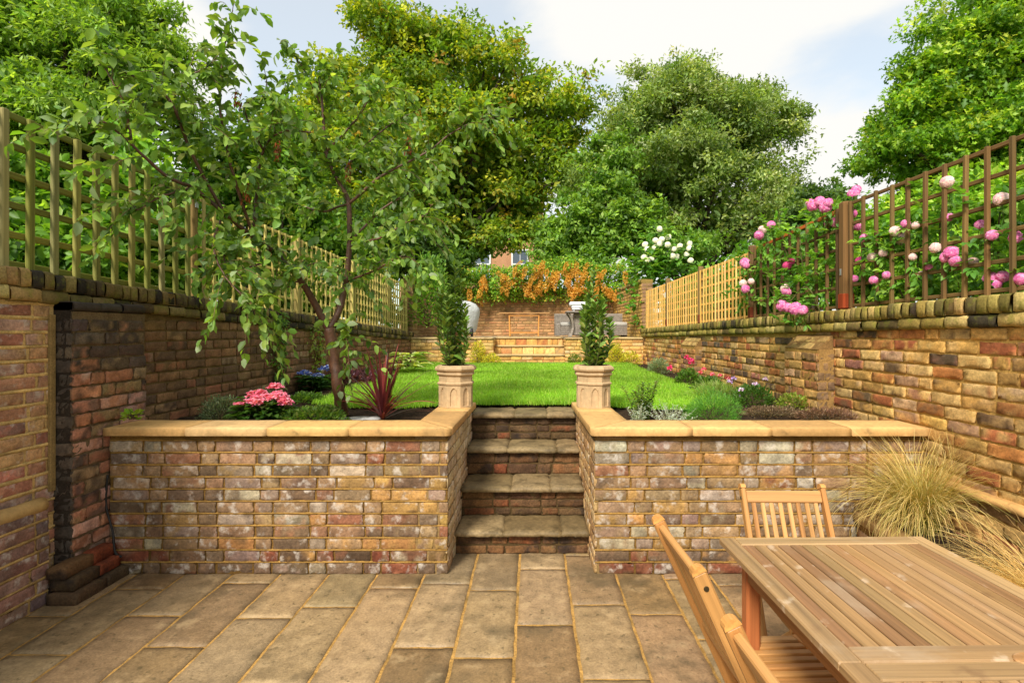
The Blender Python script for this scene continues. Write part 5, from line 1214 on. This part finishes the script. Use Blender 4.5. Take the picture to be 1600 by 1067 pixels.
def flowering(label, base, rx, h, n, L, Wr, pal, fl, fpal, r=.02, cat='flower', name='geranium'):
    t = mound(name, label, cat, base, rx, rx, h, n, L, Wr, pal); b = np.array(base, float)
    for (x, y, z) in fl:
        mb = MB(); c = b + np.array([x, y, z]); tube(mb, spline([b + np.array([x * .4, y * .4, h * .4]), c - (0, 0, .01)], 5), [.0015, .0012], 4, srgb(96, 116, 50)); bloom_ball(mb, c, r, fpal, 26, .8); mb.build('bloom', M['petal'], t)
    return t
flowering('tall magenta flowered geranium by the right wall, farthest of the border flowers', PZ(1075, 602, LZ), .16, .18, 500, .045, .5, GREEN, [(-.22, 0, .2, ), (.04, 0, .30), (.05, .02, .27), (.0, .05, .33)], [((232, 60, 120), 3), ((244, 100, 150), 1)], .032)
flowering('pink and red flowered low geranium by the right wall in front of the magenta one', PZ(1108, 612, LZ), .18, .14, 600, .045, .5, GREEN, [(-.1, 0, .2), (-.06, .0, .24), (.02, -.05, .19), (.12, 0, .17), (.2, 0, .14), (.07, .1, .17)], [((236, 110, 130), 3), ((226, 70, 90), 2), ((248, 170, 180), 1)], .024)
flowering('mauve pincushion flower on thin stalks between the geraniums and the buttress', PZ(1150, 625, LZ), .1, .08, 200, .04, .3, GREEN, [(-.06, 0, .17), (-.02, 0, .20), (.02, -.06, .10), (.01, -.1, .06)], [((196, 160, 226), 3), ((222, 200, 240), 1)], .022, name='scabious')
flowering('bushy dark green plant with pale lilac flowers left of the buttress', PZ(1178, 632, LZ), .17, .17, 1100, .03, .45, [((76, 112, 42), 3), ((96, 130, 52), 2)], [(-.03, -.1, .19), (.10, 0, .22), (-.12, -.02, .13)], [((214, 180, 226), 2), ((236, 220, 240), 1)], .02, name='aster')
mound('border_grass', 'rough tuft of pale grass at the edge of the lawn by the geraniums', 'plant', PZ(1122, 622, LZ), .26, .2, .13, 900, .08, .05, [((150, 176, 80), 3), ((176, 186, 120), 1)])

# --- feathery grasses in the planter
def stipa(label, base, n, Lm, lean, pal, e0=86):
    t = thing('feather_grass', label, 'ornamental grass', base); b = np.array(base, float); mb = MB(); K = 12; tt = np.linspace(0, 1, K)
    az = rng.uniform(0, 2 * pi, n); hd = np.stack([np.cos(az), np.sin(az), np.zeros(n)], -1) * rng.uniform(.3, 1, (n, 1)) + np.array(lean); hl = np.linalg.norm(hd, axis=1); hd = nrm(hd)
    el = radians(e0) - np.minimum(hl, 1.3) * radians(34) * rng.uniform(.3, 1.1, n); Ln = Lm * rng.uniform(.45, 1.1, n)
    ang = el[:, None] - (rng.uniform(.7, 2.3, (n, 1)) * np.clip(hl, .45, 1.2)[:, None]) * tt ** 1.4 * 1.35
    s_ = (Ln / (K - 1))[:, None]; hx = np.cumsum(np.c_[np.zeros(n), (np.cos(ang) * s_)[:, :-1]], 1); hz = np.cumsum(np.c_[np.zeros(n), (np.sin(ang) * s_)[:, :-1]], 1)
    wob = np.cumsum(rng.normal(0, .0045, (n, K, 3)), 1); wob[:, 0] = 0
    p = b + np.c_[rng.normal(0, .03, (n, 2)), np.zeros(n)][:, None] + hd[:, None] * hx[..., None] + np.array([0, 0, 1.]) * hz[..., None] + wob
    p[..., 2] = np.maximum(p[..., 2], b[2] - .12)
    xlim = np.asarray(xr(p[..., 1])) - .03; p[..., 0] = np.minimum(p[..., 0], xlim)
    w_ = np.where(tt < .6, .0022, .0036 - .0026 * tt)[None] * rng.uniform(.7, 1.2, (n, 1)); sd_ = nrm(np.cross(hd, (0, 0, 1)) + rng.normal(0, .4, (n, 3)))
    c0 = pick(pal[0], n, .15); c1 = pick(pal[1], n, .12); g = np.clip(tt * 1.25, 0, 1)[None, :, None]
    ribbon(mb, p, w_, sd_, c0[:, None] * (1 - g) + c1[:, None] * g); mb.build('blades', M['straw'], t)
    return t
STG = ([((150, 160, 60), 3), ((112, 130, 44), 2), ((186, 170, 84), 1)], [((206, 176, 100), 3), ((224, 196, 128), 3), ((176, 166, 86), 1.5)])
STS = ([((196, 164, 90), 3), ((170, 140, 70), 2)], [((232, 200, 130), 3), ((218, 180, 108), 3)])
stipa('large feathery grass with green base and straw-coloured arching plumes below the right coping', PZ(1440, 828, .375), 1800, .60, (-.36, -.1, 0), STG)
stipa('straw-coloured drooping feather grass at the right edge beside the table', np.array([2.00, 2.02, .375]), 1900, .56, (-.75, .35, 0), STS, 62)
shoot_plant('seedling', 'small bright green seedling in the planter soil left of the other one', 'plant', PZ(1527, 838, .375), 5, .05, .04, .035, .5, LIME, 6)
shoot_plant('seedling', 'small bright green seedling in the planter soil nearer the right edge', 'plant', PZ(1566, 842, .375), 6, .04, .06, .035, .4, LIME, 6)

# --- creeper with orange flower plumes on the end wall
t = thing('flowering_creeper', 'green creeper with hanging orange flower plumes over the top of the end wall', 'climber', (.2, 14.8, TZ)); lm = MB(); sm = MB()
n = 15000; x = rng.uniform(-2.7, 2.9, n); u = rng.random(n); prof = .62 + .30 * np.exp(-((x - .7) / 1.5) ** 2) + .12 * vnoise(np.c_[x, 0 * x, 0 * x], 1.7); zt = 2.55 + prof
z = 2.33 + (zt - 2.33) * u ** .85 + rng.normal(0, .04, n); thick = .55 * np.sqrt(np.clip(1 - ((z - 2.75) / .85) ** 2, .05, 1)); yy = 14.75 - thick * np.abs(vnoise(np.c_[x, z, 0 * x], 2.2)) * 1.2 + rng.uniform(-.05, .45, n)
l = rng.uniform(.05, .10, n); leaves(lm, np.c_[x, yy, z], np.array([0, -.6, -.3]) + rdir(n), np.array([0, -.5, 1]) + rdir(n) * .6, l, l * .6, pick([((142, 182, 50), 3), ((118, 162, 44), 3), ((90, 130, 40), 2), ((176, 200, 72), 1.5), ((206, 170, 70), .8)], n, .15), 'quad', .2)
lm.build('foliage', M['leaf'], t)
plumes = []
for v in range(3):
    mb = MB(); m = 230; tq = rng.random(m); rad = .040 * np.sin(pi * np.clip(tq * .9 + .12, 0, 1)) ** .7; a_ = rng.uniform(0, 2 * pi, m); pp = np.stack([rad * np.cos(a_), rad * np.sin(a_), -.30 * tq], -1); pp += rng.normal(0, .006, pp.shape)
    leaves(mb, pp, nrm(pp * np.array([1, 1, .2]) + rdir(m) * .03), rdir(m), rng.uniform(.02, .04, m), .022, pick([((220, 168, 64), 3), ((204, 150, 54), 3), ((232, 192, 100), 1.5)], m, .12), 'quad', .1); plumes.append(mb)
protos = []
for k in range(90):
    px = rng.choice([rng.uniform(730, 1000), rng.uniform(800, 950)]); py = rng.uniform(420, 452) if k % 5 else rng.uniform(408, 425)
    if px < 770 or px > 985: py += rng.uniform(0, 20)
    o = P(px, py, 14.3 + rng.uniform(-.1, .2))
    if k < 3: ob = plumes[k].build('flower_plume', M['petal'], t, origin=(0, 0, 0)); protos.append(ob)
    else: ob = protos[k % 3].copy(); C.objects.link(ob); ob.parent = t
    ob.location = o - np.array(t['_w']); ob.rotation_euler = (rng.normal(0, .3), rng.normal(0, .45), rng.uniform(0, 6)); ob.scale = (1, 1, 1) if k < 3 else tuple(rng.uniform(.7, 1.25) * np.ones(3))

# --- roses
ROSEL = [((112, 158, 56), 3), ((88, 134, 46), 3), ((142, 180, 76), 2)]
RP = [((236, 138, 190), 3), ((220, 104, 168), 2), ((246, 176, 212), 2)]; RW = [((240, 206, 204), 3), ((246, 226, 216), 2), ((232, 180, 190), 1)]; RWH = [((244, 240, 222), 3), ((250, 248, 238), 2), ((236, 226, 196), 1)]
def rose_bloom(par, c, r, pal):
    mb = MB(); n = 70; k = np.arange(n); a_ = k * 2.4; f = np.sqrt(k / n); d = np.stack([np.cos(a_) * f, np.sin(a_) * f, np.sqrt(np.clip(1.12 - f * f, 0, 1))], -1); q = nrm(np.array([-.55, -.75, .25]) + rng.normal(0, .3, 3))
    s_ = nrm(np.cross(q, (0, .2, 1))); u_ = np.cross(s_, q); R_ = np.stack([s_, u_, q], 0); d = d @ R_
    pp = c + d * (r * .72); tan = nrm(np.cross(d, rdir(n))); l = r * rng.uniform(.55, .8, n)
    leaves(mb, pp - tan * l[:, None] * .5, tan + d * .25, d, l, l * .95, pick(pal, n, .08), 'leaf', .25, -.12)
    return mb.build('bloom', M['petal'], par)
def rose_bush(label, base, stems, blooms, name='rose_bush', lp=ROSEL, L=.055, nl=60, Lr=1.0, near=1.0, big=1.0):
    t = thing(name, label, 'rose', base); sm = MB(); lm = MB()
    for s_ in stems:
        p = spline([np.array(base) + rng.normal(0, .05, 3)] + [np.array(q) for q in s_], 26); tube(sm, p, [.011, .003], 5, srgb(96, 92, 50)); T = nrm(np.gradient(p, axis=0))
        for j in range(nl):
            f = rng.uniform(.15, 1) * 24; i = int(f); o = p[i] + (p[i + 1] - p[i]) * (f - i) + rng.normal(0, .08, 3) * Lr; d0 = nrm(rdir(1)[0] + np.array([-.2, -.2, .1]))
            m = 5; q = o + d0 * np.array([[.0], [.03], [.03], [.055], [.055]]); sdv = nrm(np.cross(d0, (0, 0, 1))); dd = np.array([d0, d0 + sdv * 1.4, d0 - sdv * 1.4, d0 * 1.4 + sdv, d0 * 1.4 - sdv]); dd[0] = d0; q[0] = o + d0 * .075
            l = L * rng.uniform(.75, 1.15); leaves(lm, q, dd, np.array([0, 0, 1]) + rng.normal(0, .3, (5, 3)), l, l * .6, np.repeat(pick(lp, 1, .15), 5, 0), 'leaf', .25)
    for (px, py, Y, r, pal) in blooms:                             # each bloom on a stalk with leaves and sepals under it
        c = P(px, py, Y * near); q = c + np.array([.06, .05, -.16]) * (1 if Y < 9 else 1.5); tube(sm, spline([q, (c + q) / 2 + rng.normal(0, .01, 3), c], 7), [.003, .002], 4, srgb(104, 124, 54)); m = 8
        l = L * rng.uniform(.7, 1.2, m); leaves(lm, c + (q - c) * rng.uniform(.1, .8, (m, 1)), rdir(m) + np.array([-.3, -.3, -.2]), np.array([-.3, -.4, 1]) + rng.normal(0, .3, (m, 3)), l, l * .6, pick(lp, m, .15), 'leaf', .25)
    sm.build('stems', M['bark'], t); lm.build('foliage', M['leaf'], t)
    for (px, py, Y, r, pal) in blooms: rose_bloom(t, P(px, py, Y * near), r * big, pal)
    return t
XB = lambda px, x=2.62: F * x / (px - VX)
b1 = np.array([2.75, 3.3, LZ])
rose_bush('climbing rose with pale and deep pink blooms behind the dark trellis nearest the table', b1,
          [[P(1400, 440, 3.9), P(1395, 380, 3.85)], [P(1480, 470, 3.6), P(1490, 400, 3.45)], [P(1560, 470, 3.2), P(1560, 400, 3.1)], [P(1560, 400, 3.15), P(1565, 320, 3.1)], [P(1470, 390, 3.5), P(1480, 300, 3.5)], [P(1420, 420, 3.75), P(1370, 370, 4.0)], [P(1600, 430, 2.95), P(1610, 380, 2.95)], [P(1440, 450, 3.65), P(1450, 350, 3.6)]],
          [(1398, 362, 3.92, .045, RW), (1412, 372, 3.90, .045, RW), (1404, 378, 3.95, .04, RW), (1462, 388, 3.5, .04, RW), (1487, 396, 3.38, .05, RP), (1493, 408, 3.36, .04, RP), (1476, 402, 3.42, .04, RP), (1548, 436, 3.15, .045, RP), (1566, 432, 3.1, .04, RP), (1556, 444, 3.12, .035, RP), (1595, 436, 2.95, .04, RP), (1550, 368, 3.1, .035, RP), (1565, 312, 3.08, .045, RW), (1480, 285, 3.45, .045, RW), (1484, 340, 3.45, .03, RP), (1363, 402, 4.1, .04, RW), (1365, 438, 4.05, .035, RP), (1380, 396, 4.0, .035, RW), (1430, 352, 3.7, .03, RW), (1415, 350, 3.8, .035, RP), (1452, 418, 3.6, .03, RP), (1520, 410, 3.3, .035, RW), (1532, 352, 3.25, .035, RP), (1440, 430, 3.7, .03, RW), (1588, 372, 3.0, .04, RP), (1350, 372, 4.2, .035, RP), (1385, 430, 3.95, .032, RP), (1426, 402, 3.75, .03, RW)], nl=70, near=.962, big=1.06)
b2 = np.array([2.70, 4.9, LZ])
rose_bush('climbing rose with bright pink blooms around the thick post and orange topped trellis', b2,
          [[P(1290, 420, 4.75), P(1285, 325, 4.6)], [P(1320, 400, 4.55), P(1338, 305, 4.45)], [P(1240, 440, 5.3), P(1195, 370, 5.8)], [P(1270, 460, 4.7), P(1235, 470, 4.75), P(1225, 480, 4.7)], [P(1230, 400, 5.3), P(1215, 345, 5.5)], [P(1190, 430, 6.0), P(1165, 405, 6.1)], [P(1255, 420, 5.0), P(1250, 350, 5.1)], [P(1180, 450, 6.1), P(1160, 460, 6.1)], [P(1300, 440, 4.65), P(1330, 380, 4.5)]],
          [(1271, 322, 4.75, .055, RP), (1281, 316, 4.7, .05, RP), (1290, 324, 4.65, .055, RP), (1294, 318, 4.62, .045, RP), (1266, 318, 4.8, .04, RP), (1334, 304, 4.45, .05, RP), (1338, 297, 4.45, .04, RP), (1186, 368, 5.9, .055, RP), (1205, 352, 5.6, .045, RP), (1191, 360, 5.9, .05, RW), (1164, 411, 6.15, .06, RP), (1166, 415, 6.1, .04, RP), (1165, 452, 6.0, .05, RP), (1174, 440, 6.0, .04, RW), (1161, 443, 6.1, .045, RW), (1228, 452, 4.95, .05, RW), (1229, 456, 4.9, .045, RP), (1222, 478, 4.8, .055, RP), (1232, 481, 4.75, .045, RP), (1244, 483, 4.65, .06, RP), (1254, 485, 4.6, .045, RP), (1230, 415, 5.3, .045, [((224, 84, 140), 1)]), (1237, 410, 5.3, .04, [((224, 84, 140), 1)]), (1306, 348, 4.7, .05, RP), (1293, 353, 4.8, .04, RP), (1335, 334, 4.5, .04, RP), (1341, 355, 4.5, .035, RP), (1335, 436, 4.4, .032, RP), (1343, 408, 4.4, .035, [((230, 90, 160), 1)])], nl=60, near=.97, big=1.15)
b3 = P(1018, 500, 11.9)
rose_bush('white rambling rose in full flower above the far end of the right wall', (b3[0], b3[1], TZ), [[P(1018, 440, 11.9), P(1010, 390, 11.9)], [P(1020, 430, 11.9), P(1050, 385, 11.8)], [P(1020, 430, 11.9), P(1035, 365, 12)], [P(1020, 430, 12), P(1070, 395, 12)], [P(1018, 420, 11.8), P(1030, 380, 11.8)], [P(1018, 420, 11.8), P(995, 400, 12)]],
          [(px + rng.normal(0, 2), py + rng.normal(0, 2), 11.6 + rng.uniform(-.15, .15), .085, RWH) for px, py in ((1008, 398), (1014, 390), (1020, 402), (1004, 404), (1012, 408), (1030, 358), (1036, 376), (1042, 382), (1030, 384), (1024, 380), (1046, 374), (1048, 392), (1056, 388), (1062, 384), (1078, 382), (1072, 396), (1082, 408), (1040, 396), (1052, 400), (1022, 390), (1008, 384), (1060, 402), (1076, 390))], nl=130, L=.11, Lr=3.0)

# ================================================================== TREES AND TALL SHRUBS
def big_tree(name, label, base, lobes, nsub, rsub, per, nleaf, L, Wr, pal, trunk_r, mode='quad', matl='leaf', flat=.7, group=None, barkcol=(72, 60, 48), droop=.2, upb=.6, spread=.34, cat='tree', hang=0.0, limbs=16, fork=.5, fill=.10, clip=None):
    """lobes: (x, y, z, rx, ry, rz) ellipsoids; leaf pads are scattered over their shells so gaps and clumps appear"""
    t = thing(name, label, cat, base); b = np.array(base, float); lb = np.array(lobes, float); ar = (lb[:, 3] * lb[:, 5] + lb[:, 3] * lb[:, 4]); lb[:, 0] = np.where(np.sign(clip or 0) * (lb[:, 0] - (clip or 0)) < lb[:, 3] * .5, (clip or 0) + np.sign(clip or 0) * lb[:, 3] * .55, lb[:, 0]) if clip else lb[:, 0]; ns = np.maximum(1, (nsub * ar / ar.sum()).astype(int)); cs = []; rs = []
    for q, k in zip(lb, ns):
        d = rdir(k * 2); d = d[d[:, 2] > -.75][:k]; ot = rng.random(len(d)) < .26; f = np.where(ot, rng.uniform(1.0, 1.34, len(d)), rng.uniform(.5, 1.0, len(d)))[:, None] * (1 + .22 * vnoise(d * 2.1 + q[:3], 1.0))[:, None]
        cs.append(q[:3] + d * f * q[3:6]); rs.append(rsub * np.where(ot, rng.uniform(.35, .75, len(d)), rng.uniform(.6, 1.25, len(d))))
    cs = np.concatenate(cs); rs = np.concatenate(rs); n = len(cs)
    # clusters over each pad
    ci = np.repeat(np.arange(n), per); d = rdir(len(ci)); d[:, 2] = np.where(d[:, 2] < 0, d[:, 2] * .55, d[:, 2]); cc = cs[ci] + d * (rs[ci] * rng.uniform(.35, 1.05, len(ci)))[:, None] * np.array([1, 1, flat])
    out = nrm(d * np.array([1, 1, 1 / flat])); ccol = pick(pal, len(cc), .14)
    li = np.repeat(np.arange(len(cc)), nleaf); m = len(li); lp = cc[li] + rng.normal(0, spread * rsub * .5, (m, 3)) * np.array([1, 1, .6]); dd = nrm(out[li] * .7 + rdir(m) * .9 + np.array([0, 0, -hang])); l = L * rng.uniform(.65, 1.3, m)
    if clip: lp[:, 0] = clip + np.sign(clip) * np.abs(lp[:, 0] - clip)         # keeps to its own side of the wall
    lm = MB(); leaves(lm, lp, dd, nrm(np.array([0, 0, 1]) * upb + out[li] * .5 + rdir(m) * .5), l, l * Wr, np.clip(ccol[li] * (1 + rng.normal(0, .13, (m, 1))), .003, .9), mode, droop)
    nf = int(m * fill)  # larger filler leaves added inside the lobes to block light through the crown
    if nf:
        qi = rng.choice(len(lb), nf, p=ar / ar.sum()); d = rdir(nf); fp = lb[qi, :3] + d * (rng.random(nf) ** .4 * .86)[:, None] * lb[qi, 3:6]; fp[:, 0] = clip + np.sign(clip) * np.abs(fp[:, 0] - clip) if clip else fp[:, 0]; l = L * rng.uniform(1.1, 1.9, nf)
        leaves(lm, fp, rdir(nf), rdir(nf) + (0, 0, .6), l, l * max(Wr, .5), pick(pal, nf, .16), mode, droop)
    sm = MB(); ctr = (lb[:, :3] * ar[:, None]).sum(0) / ar.sum(); fk = b + (ctr - b) * fork; fk[:2] = b[:2] + (ctr - b)[:2] * fork * .5
    tube(sm, [b - (0, 0, .3), b + (fk - b) * .5 + rng.normal(0, .1, 3) * trunk_r, fk], [trunk_r * 1.15, trunk_r * .9, trunk_r * .8], 10, srgb(barkcol), n=14, wob=trunk_r * .12)
    for k in rng.choice(n, min(n, limbs), replace=False):
        mid = fk + (cs[k] - fk) * .5 + np.array([0, 0, .10 * np.linalg.norm(cs[k] - fk)]); tube(sm, [fk - (0, 0, trunk_r), mid, cs[k]], [trunk_r * .5, trunk_r * .1], 6, srgb(barkcol), n=14, wob=trunk_r * .06)
    sm.build('trunk', M['bark'], t); lm.build('crown', M[matl], t); return t
def lob(px, py, rpx, rpy, Y, dy=None):
    c = P(px, py, Y); k = Y / F; return (*c, rpx * k, (dy if dy else rpx * k * .8), rpy * k)
OAK = [((166, 174, 48), 3), ((138, 164, 48), 4), ((112, 144, 44), 3), ((192, 188, 64), 1.1), ((94, 126, 42), 2), ((176, 140, 56), .2)]
big_tree('oak_tree', 'large yellow-green oak in the centre beyond the end wall', (P(690, 400, 20)[0], 20, -.05),
         [lob(690, 110, 130, 85, 20), lob(600, 170, 110, 95, 20), lob(800, 190, 105, 95, 20), lob(700, 240, 150, 90, 19.5), lob(560, 270, 110, 95, 20.5), lob(830, 290, 80, 80, 19.5), lob(650, 330, 130, 60, 20), lob(760, 318, 110, 48, 20), lob(500, 210, 60, 70, 20.5), lob(480, 330, 70, 70, 20.5), lob(640, 70, 70, 45, 20), lob(860, 200, 45, 60, 20), lob(640, 392, 90, 30, 19.5), lob(850, 368, 50, 28, 19), lob(800, 362, 55, 24, 19), lob(705, 372, 40, 22, 19)],
         240, 1.0, 25, 20, .165, .62, OAK, .32, 'quad', limbs=26, fork=.45)
HOLM = [((144, 165, 81), 3), ((119, 144, 67), 3.5), ((174, 186, 113), 2.2), ((96, 123, 56), 2), ((180, 189, 134), .8)]
big_tree('holm_oak', 'large dark grey-green evergreen oak right of centre behind the white rose', (P(1090, 400, 18)[0], 18.5, -.05),
         [lob(1060, 165, 95, 55, 18), lob(1130, 200, 90, 70, 18), lob(985, 210, 70, 60, 18), lob(1195, 195, 42, 45, 18.3), lob(1060, 260, 120, 70, 17.5), lob(1180, 270, 60, 65, 18), lob(960, 290, 70, 60, 17.8), lob(1110, 345, 110, 60, 17.6), lob(1000, 360, 80, 50, 17.4), lob(1210, 340, 45, 50, 18.2), lob(1065, 125, 40, 25, 18.2)],
         220, .82, 27, 20, .13, .44, HOLM, .30, 'quad', limbs=22, upb=.4, fork=.45)
LGRN = [((128, 164, 58), 3), ((108, 144, 52), 3), ((152, 182, 76), 2), ((90, 124, 46), 1.5)]
big_tree('cherry_tree', 'fresh green smaller tree in front of the evergreen oak above the creeper', (P(930, 450, 16)[0], 16.2, -.05),
         [lob(950, 330, 60, 65, 16), lob(1000, 370, 70, 40, 16), lob(905, 370, 55, 40, 16), lob(870, 390, 40, 25, 16.2), lob(960, 250, 35, 35, 16.3), lob(895, 408, 55, 22, 16), lob(1060, 400, 60, 30, 16)], 105, .6, 22, 12, .14, .55, LGRN, .10, limbs=16)
MAP = [((147, 181, 49), 3), ((116, 156, 44), 3.5), ((91, 132, 40), 2.5), ((190, 208, 73), 1.4)]
big_tree('sycamore_tree', 'tall yellow-green tree reaching the top right corner behind the rose trellis', (P(1560, 400, 13)[0], 13.5, -.05),
         [lob(1540, 60, 90, 80, 13), lob(1450, 150, 65, 60, 13), lob(1530, 190, 110, 75, 13), lob(1430, 225, 65, 45, 13), lob(1620, 130, 90, 110, 13), lob(1470, 270, 70, 35, 13.2), lob(1600, 20, 90, 70, 13), lob(1390, 235, 35, 25, 13), lob(1600, 260, 80, 50, 13), lob(1500, 100, 50, 50, 12.8)],
         190, .62, 25, 15, .13, .68, MAP, .26, 'lobed', limbs=30, fork=.5)
big_tree('bay_shrub', 'dark dense evergreen shrub between the evergreen oak and the orange topped trellis', (P(1280, 400, 12)[0], 12.5, -.05),
         [lob(1270, 360, 55, 50, 12), lob(1300, 330, 35, 30, 12.2), lob(1225, 390, 35, 35, 12), lob(1330, 360, 30, 35, 12.2)], 60, .45, 22, 12, .11, .55, [((84, 112, 48), 3), ((66, 94, 40), 3), ((112, 136, 62), 1.5)], .09, cat='shrub', limbs=10)
ROB = [((148, 180, 70), 3.5), ((126, 160, 60), 3.5), ((172, 196, 90), 2), ((104, 138, 54), 1.5)]
big_tree('robinia_tree', 'bright lime-green feathery tree in the top left corner beyond the left trellis', (P(60, 400, 7.2)[0], 7.6, -.05),
         [lob(60, 60, 110, 60, 7), lob(180, 80, 90, 55, 7.2), lob(40, 160, 110, 60, 6.8), lob(150, 180, 100, 60, 7), lob(230, 60, 55, 45, 7.3), lob(-60, 100, 90, 110, 7), lob(110, 20, 110, 40, 7.4), lob(250, 150, 60, 60, 7.5), lob(30, 260, 90, 60, 7)],
         190, .36, 26, 15, .080, .38, ROB, .13, 'quad', flat=.5, limbs=36, hang=.25, upb=.8, spread=.45)
big_tree('hazel_bush', 'tall green bush behind the nearest thick-lathed trellis on the left', (P(120, 400, 5.2)[0], 5.2, -.05),
         [lob(60, 330, 100, 80, 5.2), lob(190, 330, 90, 80, 5.3), lob(270, 400, 60, 60, 5.4), lob(120, 400, 120, 50, 5.0)], 110, .30, 22, 9, .095, .62, [((116, 158, 52), 3), ((94, 132, 46), 3), ((152, 186, 74), 1.5)], .05, 'leaf', cat='shrub', limbs=26, fork=.35, clip=-2.93)
big_tree('lilac_bush', 'mid green bush behind the pale trellis beyond the plum tree', (P(430, 420, 9)[0], 9, -.05),
         [lob(400, 330, 80, 80, 9), lob(470, 360, 70, 70, 9.3), lob(340, 290, 60, 70, 8.8), lob(540, 400, 60, 50, 10), lob(420, 240, 70, 60, 9.2), lob(470, 430, 70, 40, 9), lob(540, 460, 70, 45, 9.6), lob(605, 470, 45, 40, 11), lob(440, 470, 60, 40, 8.6), lob(330, 420, 60, 50, 7.5)], 170, .42, 22, 11, .10, .6, [((116, 156, 50), 3), ((92, 132, 42), 3), ((146, 176, 66), 1.5), ((166, 170, 70), .6)], .07, cat='shrub', limbs=24, fork=.35, clip=-2.86)
big_tree('elder_bush', 'dark green bush at the far left behind the end of the pale trellis', (P(610, 430, 13.5)[0], 14, -.05),
         [lob(610, 390, 60, 45, 13.5), lob(660, 400, 45, 40, 14), lob(560, 380, 60, 50, 13.5), lob(700, 425, 35, 25, 15.8)], 80, .5, 20, 11, .13, .55, [((88, 122, 44), 3), ((72, 104, 40), 3), ((120, 150, 60), 1.2)], .08, cat='shrub', limbs=14)
big_tree('privet_bush', 'bright yellow-green bush filling the space behind the nearest rose trellis on the right', (P(1500, 400, 5)[0], 5.2, -.05),
         [lob(1470, 350, 90, 50, 5), lob(1560, 340, 70, 60, 4.6), lob(1400, 380, 60, 50, 5.2), lob(1620, 360, 60, 80, 4.4), lob(1500, 420, 120, 50, 4.8), lob(1380, 430, 90, 45, 5.4), lob(1340, 400, 50, 45, 6), lob(1330, 455, 60, 36, 5.4), lob(1560, 300, 70, 40, 5)], 150, .24, 22, 10, .062, .6, [((150, 190, 58), 3), ((126, 168, 50), 3), ((180, 206, 86), 2), ((100, 140, 44), 1)], .05, 'quad', cat='shrub', limbs=26, fork=.35, clip=2.66)
big_tree('currant_bush', 'loose green bush behind the orange topped and golden trellis', (P(1210, 430, 7)[0], 7.2, -.05),
         [lob(1200, 430, 80, 45, 7), lob(1130, 450, 70, 38, 8.5), lob(1260, 410, 60, 55, 6.2), lob(1060, 470, 55, 30, 10), lob(1310, 400, 40, 60, 5.8), lob(1090, 480, 70, 30, 8.6), lob(1020, 488, 40, 26, 10.6), lob(1210, 470, 60, 30, 6.8)], 130, .30, 20, 9, .08, .6, ROSEL, .04, 'quad', cat='shrub', limbs=16, fork=.35, clip=2.62)
